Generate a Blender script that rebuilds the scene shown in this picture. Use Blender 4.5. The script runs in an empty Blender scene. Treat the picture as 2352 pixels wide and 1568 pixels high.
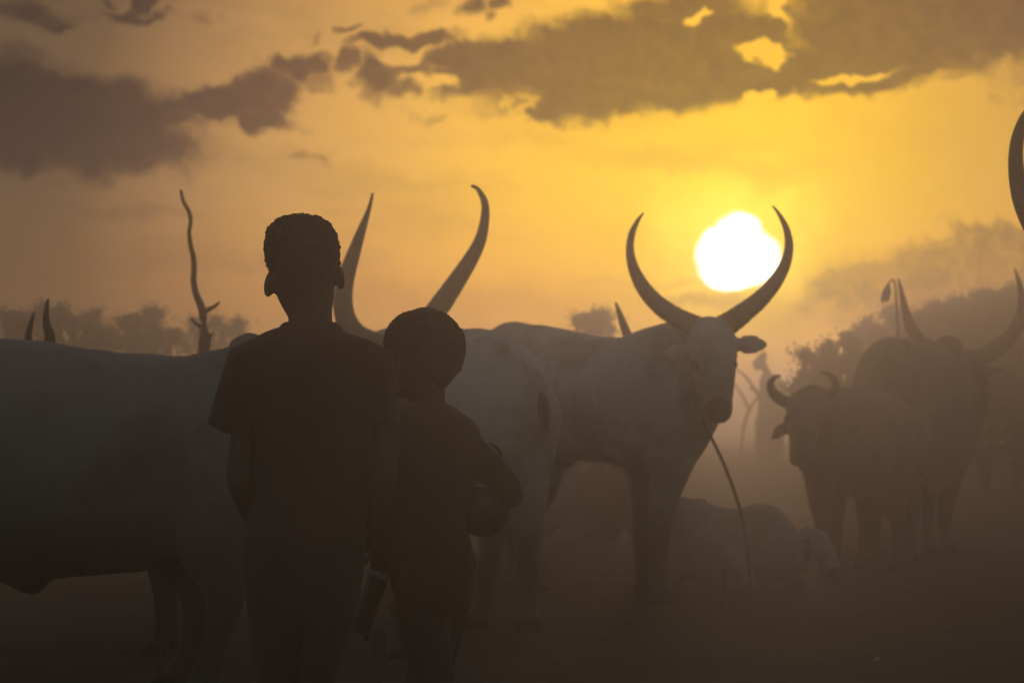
import bpy, bmesh, math, random
from mathutils import Vector, Matrix, noise
import numpy as np

random.seed(7)
R = math.radians
sc = bpy.context.scene
col = sc.collection

# ------------------------------------------------------------------ camera
CAM = Vector((0.0, 0.0, 0.9))
FPX = 6470.0                      # focal length in units of a 2352-wide frame
TILT = math.atan((960 - 784) / FPX)
cd = bpy.data.cameras.new('camera')
cd.sensor_width = 36.0
cd.lens = 36.0 * FPX / 2352.0
cd.clip_start = 0.1
cd.clip_end = 3000.0
cd.dof.use_dof = True
cd.dof.focus_distance = 6.5
cd.dof.aperture_fstop = 8.0
cam = bpy.data.objects.new('camera', cd)
cam.location = CAM
cam.rotation_euler = (math.pi / 2 + TILT, 0, 0)
col.objects.link(cam)
sc.camera = cam
cF = Vector((0, math.cos(TILT), math.sin(TILT)))
cU = Vector((0, -math.sin(TILT), math.cos(TILT)))


def ray(px, py):
    return cF + Vector((1, 0, 0)) * ((px - 1176.0) / FPX) + cU * ((784.0 - py) / FPX)


def P(px, py, d):
    """world point seen at (px, py) of the 2352 x 1568 frame, d metres ahead"""
    r = ray(px, py)
    return CAM + r * (d / r.y)


def S(d):
    return FPX / d


# ------------------------------------------------------------------ sky
SUN_DIR = ray(1690, 585).normalized()
SUN_EL = math.asin(SUN_DIR.z)
SUN_AZ = math.atan2(SUN_DIR.x, SUN_DIR.y)

w = bpy.data.worlds.new("World")
sc.world = w
w.use_nodes = True
nt = w.node_tree
nt.nodes.clear()


def N(t, tree=None, **kw):
    n = (tree or nt).nodes.new(t)
    for k, v in kw.items():
        setattr(n, k, v)
    return n


def math_node(op, a, b=None, c=None, tree=None, clamp=False):
    t = tree or nt
    n = t.nodes.new('ShaderNodeMath')
    n.operation = op
    n.use_clamp = clamp
    for i, v in enumerate((a, b, c)):
        if v is None:
            continue
        if isinstance(v, (int, float)):
            n.inputs[i].default_value = v
        else:
            t.links.new(v, n.inputs[i])
    return n.outputs[0]


def map_range(v, a, b, c, d, interp='LINEAR', tree=None):
    t = tree or nt
    n = t.nodes.new('ShaderNodeMapRange')
    n.interpolation_type = interp
    n.inputs[1].default_value = a
    n.inputs[2].default_value = b
    n.inputs[3].default_value = c
    n.inputs[4].default_value = d
    t.links.new(v, n.inputs[0])
    return n.outputs[0]


def mix_rgb(f, a, b, blend='MIX', tree=None):
    t = tree or nt
    n = t.nodes.new('ShaderNodeMix')
    n.data_type = 'RGBA'
    n.blend_type = blend
    n.clamp_factor = True
    for s, v in ((n.inputs[0], f), (n.inputs[6], a), (n.inputs[7], b)):
        if isinstance(v, (int, float)):
            s.default_value = v
        elif isinstance(v, tuple):
            s.default_value = v if len(v) == 4 else (*v, 1)
        else:
            t.links.new(v, s)
    return n.outputs[2]


tc = N('ShaderNodeTexCoord')
sep = N('ShaderNodeSeparateXYZ')
nt.links.new(tc.outputs['Generated'], sep.inputs[0])
az = math_node('ARCTAN2', sep.outputs[0], sep.outputs[1])
el = math_node('ARCSINE', sep.outputs[2])
azd = math_node('MULTIPLY', az, 180 / math.pi)
eld = math_node('MULTIPLY', el, 180 / math.pi)
comb = N('ShaderNodeCombineXYZ')
nt.links.new(azd, comb.inputs[0])
nt.links.new(eld, comb.inputs[1])

# ragged cloud edges: the direction is shaken by noise at two sizes
nz1 = N('ShaderNodeTexNoise', noise_dimensions='2D')
nz1.inputs['Scale'].default_value = 0.75
nz1.inputs['Detail'].default_value = 3.2
nz1.inputs['Roughness'].default_value = 0.62
nt.links.new(comb.outputs[0], nz1.inputs['Vector'])
sub = N('ShaderNodeVectorMath', operation='SUBTRACT')
nt.links.new(nz1.outputs['Color'], sub.inputs[0])
sub.inputs[1].default_value = (0.5, 0.5, 0.5)
mul = N('ShaderNodeVectorMath', operation='MULTIPLY')
nt.links.new(sub.outputs[0], mul.inputs[0])
mul.inputs[1].default_value = (1.9, 1.0, 0)
add = N('ShaderNodeVectorMath', operation='ADD')
nt.links.new(comb.outputs[0], add.inputs[0])
nt.links.new(mul.outputs[0], add.inputs[1])
wob = add.outputs[0]


def azel(px, py):
    r = ray(px, py).normalized()
    return math.degrees(math.atan2(r.x, r.y)), math.degrees(math.asin(r.z))


PXDEG = math.degrees(1 / FPX)


def blob(cx, cy, rx, ry, rot=0, k=1.0, soft=0.35, vec=None, after=None):
    # "after" only keeps the blobs evaluated one by one (the node stack is short)
    m = N('ShaderNodeMapping', vector_type='TEXTURE')
    vec = vec or wob
    if after is not None:
        q = N('ShaderNodeVectorMath', operation='MULTIPLY_ADD')
        nt.links.new(after, q.inputs[0])
        q.inputs[1].default_value = (1e-7, 1e-7, 0)
        nt.links.new(vec, q.inputs[2])
        vec = q.outputs[0]
    a, e = azel(cx, cy)
    m.inputs['Location'].default_value = (a, e, 0)
    m.inputs['Rotation'].default_value = (0, 0, R(rot))
    m.inputs['Scale'].default_value = (rx * PXDEG, ry * PXDEG, 1)
    nt.links.new(vec, m.inputs[0])
    ln = N('ShaderNodeVectorMath', operation='LENGTH')
    nt.links.new(m.outputs[0], ln.inputs[0])
    return map_range(ln.outputs['Value'], 1 + soft / 2, 1 - soft / 2, 0, k, 'SMOOTHSTEP')


clouds = [  # px centre, radii, rotation, density, softness
    (120, 215, 300, 66, -10, .85, .5), (40, 200, 130, 75, 0, .9, .5), (300, 262, 170, 36, -9, .9, .4),
    (200, 340, 262, 56, 0, .85, .35), (60, 330, 260, 62, 0, .9, .5),
    (480, 248, 120, 34, 3, .95, .3), (520, 215, 72, 34, 20, .95, .3), (600, 222, 78, 50, 0, 1, .3), (590, 272, 90, 22, 0, .9, .4),
    (682, 155, 58, 34, 10, 1, .3), (725, 192, 46, 20, 0, .6, .5), (790, 145, 44, 30, 25, .8, .4),
    (866, 188, 52, 52, 0, .9, .35), (945, 92, 130, 21, 5, 1, .3), (955, 165, 65, 18, 12, .8, .4), (930, 218, 44, 20, 0, .7, .5),
    (800, 66, 42, 9, 20, .7, .4), (690, 76, 24, 13, 40, .55, .6),
    (1120, 130, 140, 42, 8, .95, .3), (1080, 185, 100, 40, 0, .9, .35), (1250, 150, 200, 70, 6, 1, .25), (1420, 120, 230, 88, 8, 1, .25),
    (1480, 190, 330, 66, 5, 1, .25), (1640, 95, 190, 95, 0, 1, .25), (1700, 180, 230, 46, 4, 1, .25),
    (1225, 240, 58, 40, 0, .95, .35), (1350, 232, 165, 44, 4, 1, .25), (1870, 150, 150, 55, 8, 1, .25),
    (2050, 50, 250, 125, 6, 1, .25), (2290, 40, 240, 110, 6, 1, .3), (2000, 170, 190, 34, 8, 1, .3), (1560, 20, 150, 40, 0, .95, .3),
    (1900, 190, 130, 24, 8, .85, .4), (2200, 20, 300, 150, 8, 1, .3), (2040, 110, 180, 60, 8, 1, .3), (160, 280, 260, 90, -8, .9, .5),
    (1085, 8, 46, 24, 0, .8, .4), (1168, 6, 36, 18, 0, .75, .4), (960, 4, 40, 12, 0, .4, .6),
    (70, 30, 110, 26, -6, .6, .7), (150, 58, 46, 12, -6, .7, .5), (310, 38, 90, 11, -6, .7, .5), (352, 20, 34, 12, 0, .8, .4), (235, 4, 22, 8, 0, .6, .5),
    (470, 48, 24, 10, 10, .35, .6), (60, 120, 110, 20, -8, .5, .6), (150, 165, 90, 16, -8, .45, .6),
    (706, 351, 36, 13, 0, .5, .5), (742, 359, 24, 9, 0, .35, .6), (500, 370, 40, 6, 0, .35, .6), (970, 264, 40, 10, 0, .4, .6),
    (300, 487, 150, 16, 0, .28, .9), (60, 430, 120, 14, 0, .2, .9), (1010, 520, 60, 6, 0, .25, .9),
    (2260, 628, 340, 112, 10, .66, .35), (2080, 640, 230, 75, 24, .62, .4), (2290, 540, 210, 34, 8, .62, .35), (1960, 660, 130, 55, 24, .6, .4), (2100, 720, 300, 60, 0, .5, .6),
    (1640, 692, 130, 20, 0, .5, .5), (1150, 690, 300, 40, 0, .22, .9), (1500, 640, 190, 7, 0, .22, .8),
    (2330, 330, 360, 280, 0, .34, .9), (2300, 430, 240, 120, 0, .2, .9),
    # beyond the frame the cloud cover goes on
    (-500, 260, 420, 90, 4, .8, .6), (-1300, 120, 600, 110, 6, .8, .6), (-900, -350, 500, 120, 10, .7, .6), (200, -420, 600, 110, 8, .8, .6),
    (1300, -260, 620, 120, 6, .9, .5), (2500, -300, 620, 150, 8, .9, .5), (2900, 120, 500, 120, 5, .9, .5), (3600, 380, 700, 120, 4, .8, .6),
    (3000, 700, 500, 100, 6, .5, .6), (700, -900, 900, 150, 5, .7, .6), (2400, -900, 900, 180, 8, .8, .6),
]
holes = [(1590, 33, 34, 11, 5, 1, .4), (1745, 122, 58, 20, -12, 1, .4), (1815, 12, 24, 38, -10, 1, .4), (1955, 171, 100, 9, 5, .95, .6),
         (1770, 215, 30, 16, 0, .8, .6), (1010, 192, 50, 14, 0, .9, .5), (940, 135, 40, 16, 20, .8, .5), (1190, 255, 14, 40, 10, .6, .8)]
cm = None
for c in clouds:                    # firm clouds: soft mounds, cut to a ragged edge by fine noise
    if c[5] < .6:
        continue
    b = blob(c[0], c[1], c[2] * 1.1, c[3] * 1.1, c[4], min(1.0, c[5] + .05), 1.0 + .5 * c[6], None, cm)
    cm = b if cm is None else math_node('MAXIMUM', cm, b)
for h in holes:
    b = blob(*h[:6], .9, None, cm)
    cm = math_node('MULTIPLY', cm, math_node('SUBTRACT', 1.0, b))
nz3 = N('ShaderNodeTexNoise', noise_dimensions='2D')
nz3.inputs['Scale'].default_value = 2.6
nz3.inputs['Detail'].default_value = 4.5
nz3.inputs['Roughness'].default_value = 0.6
nt.links.new(wob, nz3.inputs['Vector'])
cm = math_node('ADD', cm, math_node('MULTIPLY', math_node('SUBTRACT', nz3.outputs['Fac'], 0.5), math_node('MULTIPLY', math_node('MULTIPLY', cm, math_node('SUBTRACT', 1.25, cm)), 1.2)))
thick = map_range(nz3.outputs['Fac'], .3, .7, .93, 1.0)
cm = math_node('MULTIPLY', map_range(cm, 0.02, 0.95, 0, 1, 'SMOOTHSTEP'), thick)
for c in clouds:                    # faint veils
    if c[5] >= .6:
        continue
    b = blob(c[0], c[1], c[2], c[3], c[4], c[5], .7 + c[6], None, cm)
    cm = math_node('MAXIMUM', cm, b)
# thin streaks everywhere so that the open sky is not smooth
st = N('ShaderNodeMapping', vector_type='POINT')
st.inputs['Scale'].default_value = (0.16, 1.1, 1)
nt.links.new(wob, st.inputs[0])
nz2 = N('ShaderNodeTexNoise', noise_dimensions='2D')
nz2.inputs['Scale'].default_value = 1.0
nz2.inputs['Detail'].default_value = 4
nt.links.new(st.outputs[0], nz2.inputs['Vector'])
streak = map_range(nz2.outputs['Fac'], 0.45, 0.75, 0, 0.22, 'SMOOTHSTEP')
cm = math_node('MAXIMUM', cm, streak)

# the glow round the sun: a ramp over the angle from it
dotn = N('ShaderNodeVectorMath', operation='DOT_PRODUCT')
nt.links.new(tc.outputs['Generated'], dotn.inputs[0])
dotn.inputs[1].default_value = SUN_DIR
ang = math_node('MULTIPLY', math_node('ARCCOSINE', math_node('MINIMUM', dotn.outputs['Value'], 1.0)), 180 / math.pi)


def lin(c):
    return tuple((v / 255 / 12.92) if v / 255 <= 0.04045 else ((v / 255 + 0.055) / 1.055) ** 2.4 for v in c)


GLOW = [  # degrees from the sun, radiance (linear)
    (0.0, (1.44, 1.12, .06)), (1.4, (1.44, 1.00, .01)), (2.3, (1.42, .86, .002)), (3.8, (1.38, .76, .01)), (5.5, (1.24, .66, .045)), (7.4, (1.0, .52, .085)),
    (9.6, (.72, .37, .10)), (11.5, (.44, .23, .085)), (13.5, (.17, .098, .05)), (18, (.09, .062, .042)), (28, (.06, .046, .036)), (60, (.03, .027, .025)), (180, (.02, .02, .021))]
SKY_GAIN = 1.0
ramp = N('ShaderNodeValToRGB')
ramp.color_ramp.interpolation = 'LINEAR'
els = ramp.color_ramp.elements


def apos(a):
    return (a / 180.0) ** 0.5


while len(els) < len(GLOW):
    els.new(0.5)
for e, (a, c) in zip(els, GLOW):
    e.position = apos(a)
for e, (a, c) in zip(els, GLOW):
    e.color = (*c, 1)
nt.links.new(math_node('POWER', math_node('DIVIDE', ang, 180.0), 0.5), ramp.inputs[0])
low = map_range(eld, 1.0, 5.0, 0, 1, 'SMOOTHSTEP')
sky_col = mix_rgb(1.0, ramp.outputs[0], mix_rgb(low, (1.0, .76, .42), (1, 1, 1)), 'MULTIPLY')
cloud_col = mix_rgb(1.0, sky_col, (.16, .155, .34), 'MULTIPLY')
sky_c = mix_rgb(cm, sky_col, cloud_col)

# the over-exposed sun with its irregular edge
sv = N('ShaderNodeVectorMath', operation='MULTIPLY')
nt.links.new(sub.outputs[0], sv.inputs[0])
sv.inputs[1].default_value = (0.42, 0.42, 0)
sva = N('ShaderNodeVectorMath', operation='ADD')
nt.links.new(comb.outputs[0], sva.inputs[0])
nt.links.new(sv.outputs[0], sva.inputs[1])
s1 = blob(1692, 590, 88, 62, 0, 1, .5, sva.outputs[0])
s2 = blob(1696, 556, 54, 54, 0, 1, .6, sva.outputs[0])
s3 = blob(1680, 626, 58, 36, 0, 1, .6, sva.outputs[0])
sm = math_node('MAXIMUM', s1, math_node('MAXIMUM', s2, s3))
s4 = blob(1690, 570, 200, 165, 0, 1, 1.6)
SUNK = 9.0
halo = N('ShaderNodeMix', data_type='RGBA', blend_type='ADD')
halo.inputs[0].default_value = 1.0
nt.links.new(sky_c, halo.inputs[6])
hm = N('ShaderNodeVectorMath', operation='SCALE')
hm.inputs[0].default_value = (.55, .36, .06)
nt.links.new(math_node('MULTIPLY', s4, s4), hm.inputs['Scale'])
nt.links.new(hm.outputs[0], halo.inputs[7])
disc = mix_rgb(sm, halo.outputs[2], (SUNK, SUNK * .95, SUNK * .8))

bg = N('ShaderNodeBackground')
bg.inputs['Strength'].default_value = SKY_GAIN
nt.links.new(disc, bg.inputs['Color'])
# the rest of the dome: a low, dusty Nishita sky gives the cool fill from above and behind
nish = N('ShaderNodeTexSky', sky_type='NISHITA')
nish.sun_disc = False
nish.sun_elevation = SUN_EL
nish.sun_rotation = SUN_AZ
nish.air_density = 1.0
nish.dust_density = 3.0
nish.ozone_density = 1.5
bg2 = N('ShaderNodeBackground')
bg2.inputs['Strength'].default_value = 0.14
nt.links.new(mix_rgb(1.0, nish.outputs[0], (1.0, .88, .80), 'MULTIPLY'), bg2.inputs['Color'])
# it takes over away from the glow
fill = map_range(ang, 18, 60, 0, 1, 'SMOOTHSTEP')
mixs = N('ShaderNodeMixShader')
nt.links.new(fill, mixs.inputs[0])
nt.links.new(bg.outputs[0], mixs.inputs[1])
nt.links.new(bg2.outputs[0], mixs.inputs[2])
out = N('ShaderNodeOutputWorld')
nt.links.new(mixs.outputs[0], out.inputs['Surface'])

# ------------------------------------------------------------------ sun
sl = bpy.data.lights.new('sun', 'SUN')
sl.energy = 0.178
sl.angle = R(5.0)   # the low sun is spread by the dust around it
sl.color = (1.0, .65, .45)
so = bpy.data.objects.new('sun', sl)
so.rotation_euler = SUN_DIR.to_track_quat('Z', 'Y').to_euler()
so.location = SUN_DIR * 60
col.objects.link(so)

HAZE_DENSITY = 0.0255
HAZE_ANISO = 0.82
HAZE_COLOR = (.92, .87, .82)

sc.view_settings.view_transform = 'Standard'
sc.view_settings.look = 'None'
sc.view_settings.exposure = 0
sc.view_settings.gamma = 1
sc.view_settings.use_curve_mapping = False
sc.render.engine = 'CYCLES'
sc.cycles.volume_bounces = 1
sc.cycles.max_bounces = 6
sc.cycles.diffuse_bounces = 2
sc.cycles.use_denoising = True
sc.cycles.sample_clamp_indirect = 4.0
w.cycles.sampling_method = 'MANUAL'
w.cycles.sample_map_resolution = 2048


# ------------------------------------------------------------------ helpers: properties
def tag(o, label=None, cat=None, group=None, kind=None):
    if label:
        o['label'] = label
    if cat:
        o['category'] = cat
    if group:
        o['group'] = group
    if kind:
        o['kind'] = kind
    return o


def empty(name, loc):
    e = bpy.data.objects.new(name, None)
    e.empty_display_size = 0.1
    e.location = loc
    col.objects.link(e)
    return e


def attach(o, root):
    """parent o (built in world coordinates) to root without moving it"""
    o.parent = root
    if root.type == 'EMPTY' or root.location.length > 0:
        o.matrix_parent_inverse = Matrix.Translation(root_world(root)).inverted()


def root_world(o):
    v = Vector((0, 0, 0))
    while o is not None:
        v = v + o.location
        o = o.parent if o.parent and o.parent.type == 'EMPTY' else None
    return v


def link_mesh(name, me, mats, parent=None):
    o = bpy.data.objects.new(name, me)
    for m in (mats if isinstance(mats, (list, tuple)) else [mats]):
        me.materials.append(m)
    col.objects.link(o)
    if parent is not None:
        o.parent = parent
        if parent.type == 'EMPTY':
            o.matrix_parent_inverse = Matrix.Translation(parent.location).inverted()
    return o


# ------------------------------------------------------------------ helpers: shells
class Shell:
    def __init__(self):
        self.v = []
        self.f = []

    def ring_loft(self, rings, cap=True):
        n = len(rings[0])
        b0 = len(self.v)
        for r in rings:
            self.v.extend(r)
        for i in range(len(rings) - 1):
            for j in range(n):
                k = (j + 1) % n
                a = b0 + i * n
                self.f.append((a + j, a + k, a + n + k, a + n + j))
        if cap:
            c0 = len(self.v)
            self.v.append(sum(rings[0], Vector()) / n)
            self.v.append(sum(rings[-1], Vector()) / n)
            e = b0 + (len(rings) - 1) * n
            for j in range(n):
                k = (j + 1) % n
                self.f.append((c0, b0 + k, b0 + j))
                self.f.append((c0 + 1, e + j, e + k))
        return self

    def loft(self, secs, n=24, cap=True, dome=True):
        """secs: (centre, semi-axis, semi-axis)"""
        secs = [(Vector(c), Vector(a), Vector(b)) for c, a, b in secs]
        if dome:
            s = []
            c0, a0, b0 = secs[0]
            d0 = (secs[0][0] - secs[1][0]).normalized() * min(a0.length, b0.length) * .6
            c1, a1, b1 = secs[-1]
            d1 = (secs[-1][0] - secs[-2][0]).normalized() * min(a1.length, b1.length) * .6
            for t in (.96, .7, .38):
                q = math.sqrt(1 - t * t)
                s.append((c0 + d0 * t, a0 * q, b0 * q))
            s += secs
            for t in (.38, .7, .96):
                q = math.sqrt(1 - t * t)
                s.append((c1 + d1 * t, a1 * q, b1 * q))
            secs = s
        rings = []
        for c, a, b in secs:
            rings.append([c + a * math.cos(2 * math.pi * j / n) + b * math.sin(2 * math.pi * j / n) for j in range(n)])
        return self.ring_loft(rings, cap)

    def tube(self, pts, rad, n=14, sub=5, dome=True, squash=None):
        pts = [Vector(p) for p in pts]
        P_, R_ = catmull(pts, rad, sub)
        t = (P_[1] - P_[0]).normalized()
        ref = Vector((0, 0, 1)) if abs(t.z) < .9 else Vector((0, 1, 0))
        u = t.cross(ref).normalized()
        secs = []
        for i, p in enumerate(P_):
            t2 = (P_[min(i + 1, len(P_) - 1)] - P_[max(i - 1, 0)]).normalized()
            u = (u - t2 * u.dot(t2)).normalized()
            v = t2.cross(u)
            secs.append((p, u * R_[i], v * R_[i]))
        return self.loft(secs, n, True, dome)

    def ball(self, c, a, b=None, cc=None, n=18, m=10):
        """ellipsoid with semi-axes a, b, cc (vectors, or one radius)"""
        c = Vector(c)
        if not isinstance(a, Vector):
            r = a
            a, b, cc = Vector((r, 0, 0)), Vector((0, r, 0)), Vector((0, 0, r))
        rings = []
        for i in range(m):
            th = math.pi * (i + .5) / m
            rings.append([c + cc * math.cos(th) + (a * math.cos(2 * math.pi * j / n) + b * math.sin(2 * math.pi * j / n)) * math.sin(th) for j in range(n)])
        return self.ring_loft(rings)

    def box(self, c, x, y, z):
        c = Vector(c)
        b0 = len(self.v)
        for sx in (-1, 1):
            for sy in (-1, 1):
                for sz in (-1, 1):
                    self.v.append(c + x * sx + y * sy + z * sz)
        for f in ((0, 1, 3, 2), (4, 6, 7, 5), (0, 4, 5, 1), (2, 3, 7, 6), (0, 2, 6, 4), (1, 5, 7, 3)):
            self.f.append(tuple(b0 + i for i in f))
        return self

    def mesh(self, name):
        me = bpy.data.meshes.new(name)
        me.from_pydata([tuple(v) for v in self.v], [], self.f)
        bm = bmesh.new()
        bm.from_mesh(me)
        bmesh.ops.recalc_face_normals(bm, faces=bm.faces)
        bm.to_mesh(me)
        bm.free()
        me.polygons.foreach_set('use_smooth', [True] * len(me.polygons))
        return me

    def build(self, name, mats, parent=None):
        return link_mesh(name, self.mesh(name), mats, parent)

    def fuse(self, name, mats, parent=None, voxel=.014, smooth=6, warp=None, paint=None):
        """melt all the shells into one continuous surface"""
        me = self.mesh(name)
        t = bpy.data.objects.new('melt', me)
        col.objects.link(t)
        rm = t.modifiers.new('r', 'REMESH')
        rm.mode = 'VOXEL'
        rm.voxel_size = voxel
        rm.use_smooth_shade = True
        if smooth:
            sm_ = t.modifiers.new('s', 'SMOOTH')
            sm_.factor = .5
            sm_.iterations = smooth
        dg = bpy.context.evaluated_depsgraph_get()
        dg.update()
        nm = bpy.data.meshes.new_from_object(t.evaluated_get(dg))
        bpy.data.objects.remove(t)
        bpy.data.meshes.remove(me)
        nm.name = name
        if warp:
            k = len(nm.vertices)
            co = np.empty(k * 3)
            nm.vertices.foreach_get('co', co)
            no = np.empty(k * 3)
            nm.vertices.foreach_get('normal', no)
            co = co.reshape(-1, 3)
            no = no.reshape(-1, 3)
            for i in range(k):
                co[i] += no[i] * warp(Vector(co[i]))
            nm.vertices.foreach_set('co', co.ravel())
        nm.polygons.foreach_set('use_smooth', [True] * len(nm.polygons))
        o = link_mesh(name, nm, mats, parent)
        if paint:
            idx = [paint(p.center) for p in nm.polygons]
            nm.polygons.foreach_set('material_index', idx)
        nm.update()
        return o


def catmull(pts, rad, sub):
    if len(pts) < 3 or sub <= 1:
        return pts, list(rad)
    P_, R_ = [], []
    n = len(pts)
    for i in range(n - 1):
        p0 = pts[i - 1] if i else pts[0] * 2 - pts[1]
        p3 = pts[i + 2] if i + 2 < n else pts[-1] * 2 - pts[-2]
        p1, p2 = pts[i], pts[i + 1]
        for k in range(sub):
            t = k / sub
            P_.append(.5 * ((2 * p1) + (p2 - p0) * t + (2 * p0 - 5 * p1 + 4 * p2 - p3) * t * t + (3 * p1 - p0 - 3 * p2 + p3) * t ** 3))
            R_.append(rad[i] * (1 - t) + rad[i + 1] * t)
    P_.append(pts[-1])
    R_.append(rad[-1])
    return P_, R_


# ------------------------------------------------------------------ materials
def material(name, base, var, rough=.85, scale=6, detail=5, bump=.0, bscale=60, sheen=0.0, spec=.25, mixpos=(.35, .7), stretch=None, leg_shade=None):
    m = bpy.data.materials.new(name)
    m.use_nodes = True
    t = m.node_tree
    b = t.nodes['Principled BSDF']
    b.inputs['Roughness'].default_value = rough
    b.inputs['Specular IOR Level'].default_value = spec
    if sheen:
        b.inputs['Sheen Weight'].default_value = sheen
        b.inputs['Sheen Roughness'].default_value = .5
    co = t.nodes.new('ShaderNodeTexCoord')
    src = co.outputs['Object']
    if stretch:
        mp = t.nodes.new('ShaderNodeMapping')
        mp.inputs['Scale'].default_value = stretch
        t.links.new(src, mp.inputs[0])
        src = mp.outputs[0]
    nz = t.nodes.new('ShaderNodeTexNoise')
    nz.inputs['Scale'].default_value = scale
    nz.inputs['Detail'].default_value = detail
    nz.inputs['Roughness'].default_value = .6
    t.links.new(src, nz.inputs['Vector'])
    f = map_range(nz.outputs['Fac'], mixpos[0], mixpos[1], 0, 1, 'SMOOTHSTEP', t)
    c = mix_rgb(f, base, var, tree=t)
    if leg_shade:                         # shade on the lower legs painted into the hide, darker towards the ground
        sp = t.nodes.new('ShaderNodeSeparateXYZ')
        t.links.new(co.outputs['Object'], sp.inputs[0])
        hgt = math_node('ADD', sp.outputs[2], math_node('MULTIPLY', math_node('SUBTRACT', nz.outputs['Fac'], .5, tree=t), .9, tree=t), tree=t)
        c = mix_rgb(map_range(hgt, .75, .2, 0, 1, 'SMOOTHSTEP', t), c, leg_shade, tree=t)
    t.links.new(c, b.inputs['Base Color'])
    if bump:
        n2 = t.nodes.new('ShaderNodeTexNoise')
        n2.inputs['Scale'].default_value = bscale
        n2.inputs['Detail'].default_value = 4
        t.links.new(src, n2.inputs['Vector'])
        bp = t.nodes.new('ShaderNodeBump')
        bp.inputs['Strength'].default_value = bump
        bp.inputs['Distance'].default_value = .01
        t.links.new(n2.outputs['Fac'], bp.inputs['Height'])
        t.links.new(bp.outputs[0], b.inputs['Normal'])
    return m


M = {
    'white_hide': material('white_hide', (.52, .49, .455), (.25, .215, .19), .8, 2.6, 8, .5, 55, .2, mixpos=(.40, .72), leg_shade=(.085, .068, .055)),
    'ash_hide': material('ash_hide', (.23, .22, .21), (.12, .11, .10), .8, 2.4, 8, .5, 55, .2, mixpos=(.40, .70), leg_shade=(.07, .057, .047)),
    'grey_hide': material('grey_hide', (.105, .092, .083), (.06, .052, .046), .8, 3.5, 6, .35, 40, .1),
    'brown_hide': material('brown_hide', (.155, .095, .068), (.09, .056, .042), .8, 3.5, 6, .35, 40, .1),
    'dark_hide': material('dark_hide', (.06, .05, .044), (.035, .03, .027), .8, 3.5, 6, .3, 40, .1),
    'pale_hide': material('pale_hide', (.30, .27, .24), (.22, .19, .17), .85, 5, 6, .3, 50, .1),
    'muzzle': material('muzzle', (.13, .105, .09), (.08, .066, .058), .5, 12, 4, .3, 90),
    'hoof': material('hoof', (.05, .04, .035), (.03, .025, .02), .6, 12, 4, .3, 60),
    'horn': material('horn', (.16, .125, .095), (.085, .065, .05), .45, 9, 6, .35, 35, 0, .4),
    'horn_dark': material('horn_dark', (.06, .048, .038), (.035, .028, .023), .45, 9, 6, .35, 35, 0, .4),
    'eye': material('eye', (.01, .008, .007), (.02, .014, .01), .1, 30, 2, 0, 10, 0, .5),
    'tail_hair': material('tail_hair', (.05, .04, .033), (.025, .02, .018), .9, 30, 4, .4, 120),
    'skin': material('skin', (.062, .045, .037), (.045, .032, .027), .55, 9, 5, .15, 120, 0, .35),
    'hair': material('hair', (.048, .037, .031), (.038, .029, .025), .9, 60, 3, .3, 200),
    'shirt_red': material('shirt_red', (.065, .040, .039), (.045, .028, .027), .9, 4, 6, .3, 300, .1),
    'shirt_brown': material('shirt_brown', (.065, .049, .042), (.045, .034, .029), .9, 4, 6, .3, 300, .1),
    'trousers': material('trousers', (.050, .044, .040), (.032, .028, .026), .9, 4, 6, .3, 300, .1),
    'trousers_red': material('trousers_red', (.075, .052, .047), (.05, .036, .032), .9, 4, 6, .3, 300, .1),
    'cloth_pale': material('cloth_pale', (.16, .11, .085), (.11, .08, .06), .9, 4, 6, .2, 100),
    'gourd': material('gourd', (.05, .036, .027), (.034, .025, .019), .45, 8, 5, .2, 40, 0, .5),
    'dull_rim': material('dull_rim', (.22, .22, .21), (.14, .14, .135), .5, 20, 4, .1, 80, 0, .4),
    'rim': material('rim', (.60, .62, .62), (.42, .44, .44), .35, 20, 4, .1, 80, 0, .5),
    'plastic': material('plastic', (.03, .028, .022), (.02, .019, .017), .4, 14, 4, .2, 60, 0, .5),
    'wood': material('wood', (.12, .095, .075), (.06, .048, .038), .9, 5, 6, .6, 30, 0, .2, stretch=(4, 4, .6)),
    'bark': material('bark', (.10, .08, .062), (.05, .04, .032), .95, 5, 6, .7, 22, 0, .15, stretch=(3, 3, .6)),
    'rope': material('rope', (.11, .085, .06), (.06, .045, .032), .9, 60, 3, .5, 200),
    'leaf': material('leaf', (.050, .058, .030), (.032, .040, .020), .8, 2, 3),
    'leaf_olive': material('leaf_olive', (.062, .060, .030), (.040, .042, .022), .8, 2, 3),
    'stone': material('stone', (.42, .38, .34), (.3, .27, .24), .8, 30, 3, .3, 90),
    'dung': material('dung', (.05, .038, .027), (.09, .07, .052), .95, 9, 5, .8, 50),
}


# ------------------------------------------------------------------ ground
def sstep(a, b, x):
    t = max(0.0, min(1.0, (x - a) / (b - a)))
    return t * t * (3 - 2 * t)


def gz(x, y):
    z = .24 * sstep(22, 48, y) - .24 * sstep(70, 140, y)
    z += .035 * noise.noise(Vector((x * .35, y * .35, 3.1))) + .012 * noise.noise(Vector((x * 1.7, y * 1.7, 9.4)))
    return z


def axis(lo, hi, fine_lo, fine_hi, step, grow=1.18):
    v = list(np.arange(fine_lo, fine_hi + 1e-6, step))
    s = step
    while v[-1] < hi:
        s *= grow
        v.append(min(hi, v[-1] + s))
    s = step
    while v[0] > lo:
        s *= grow
        v.insert(0, max(lo, v[0] - s))
    return v


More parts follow.
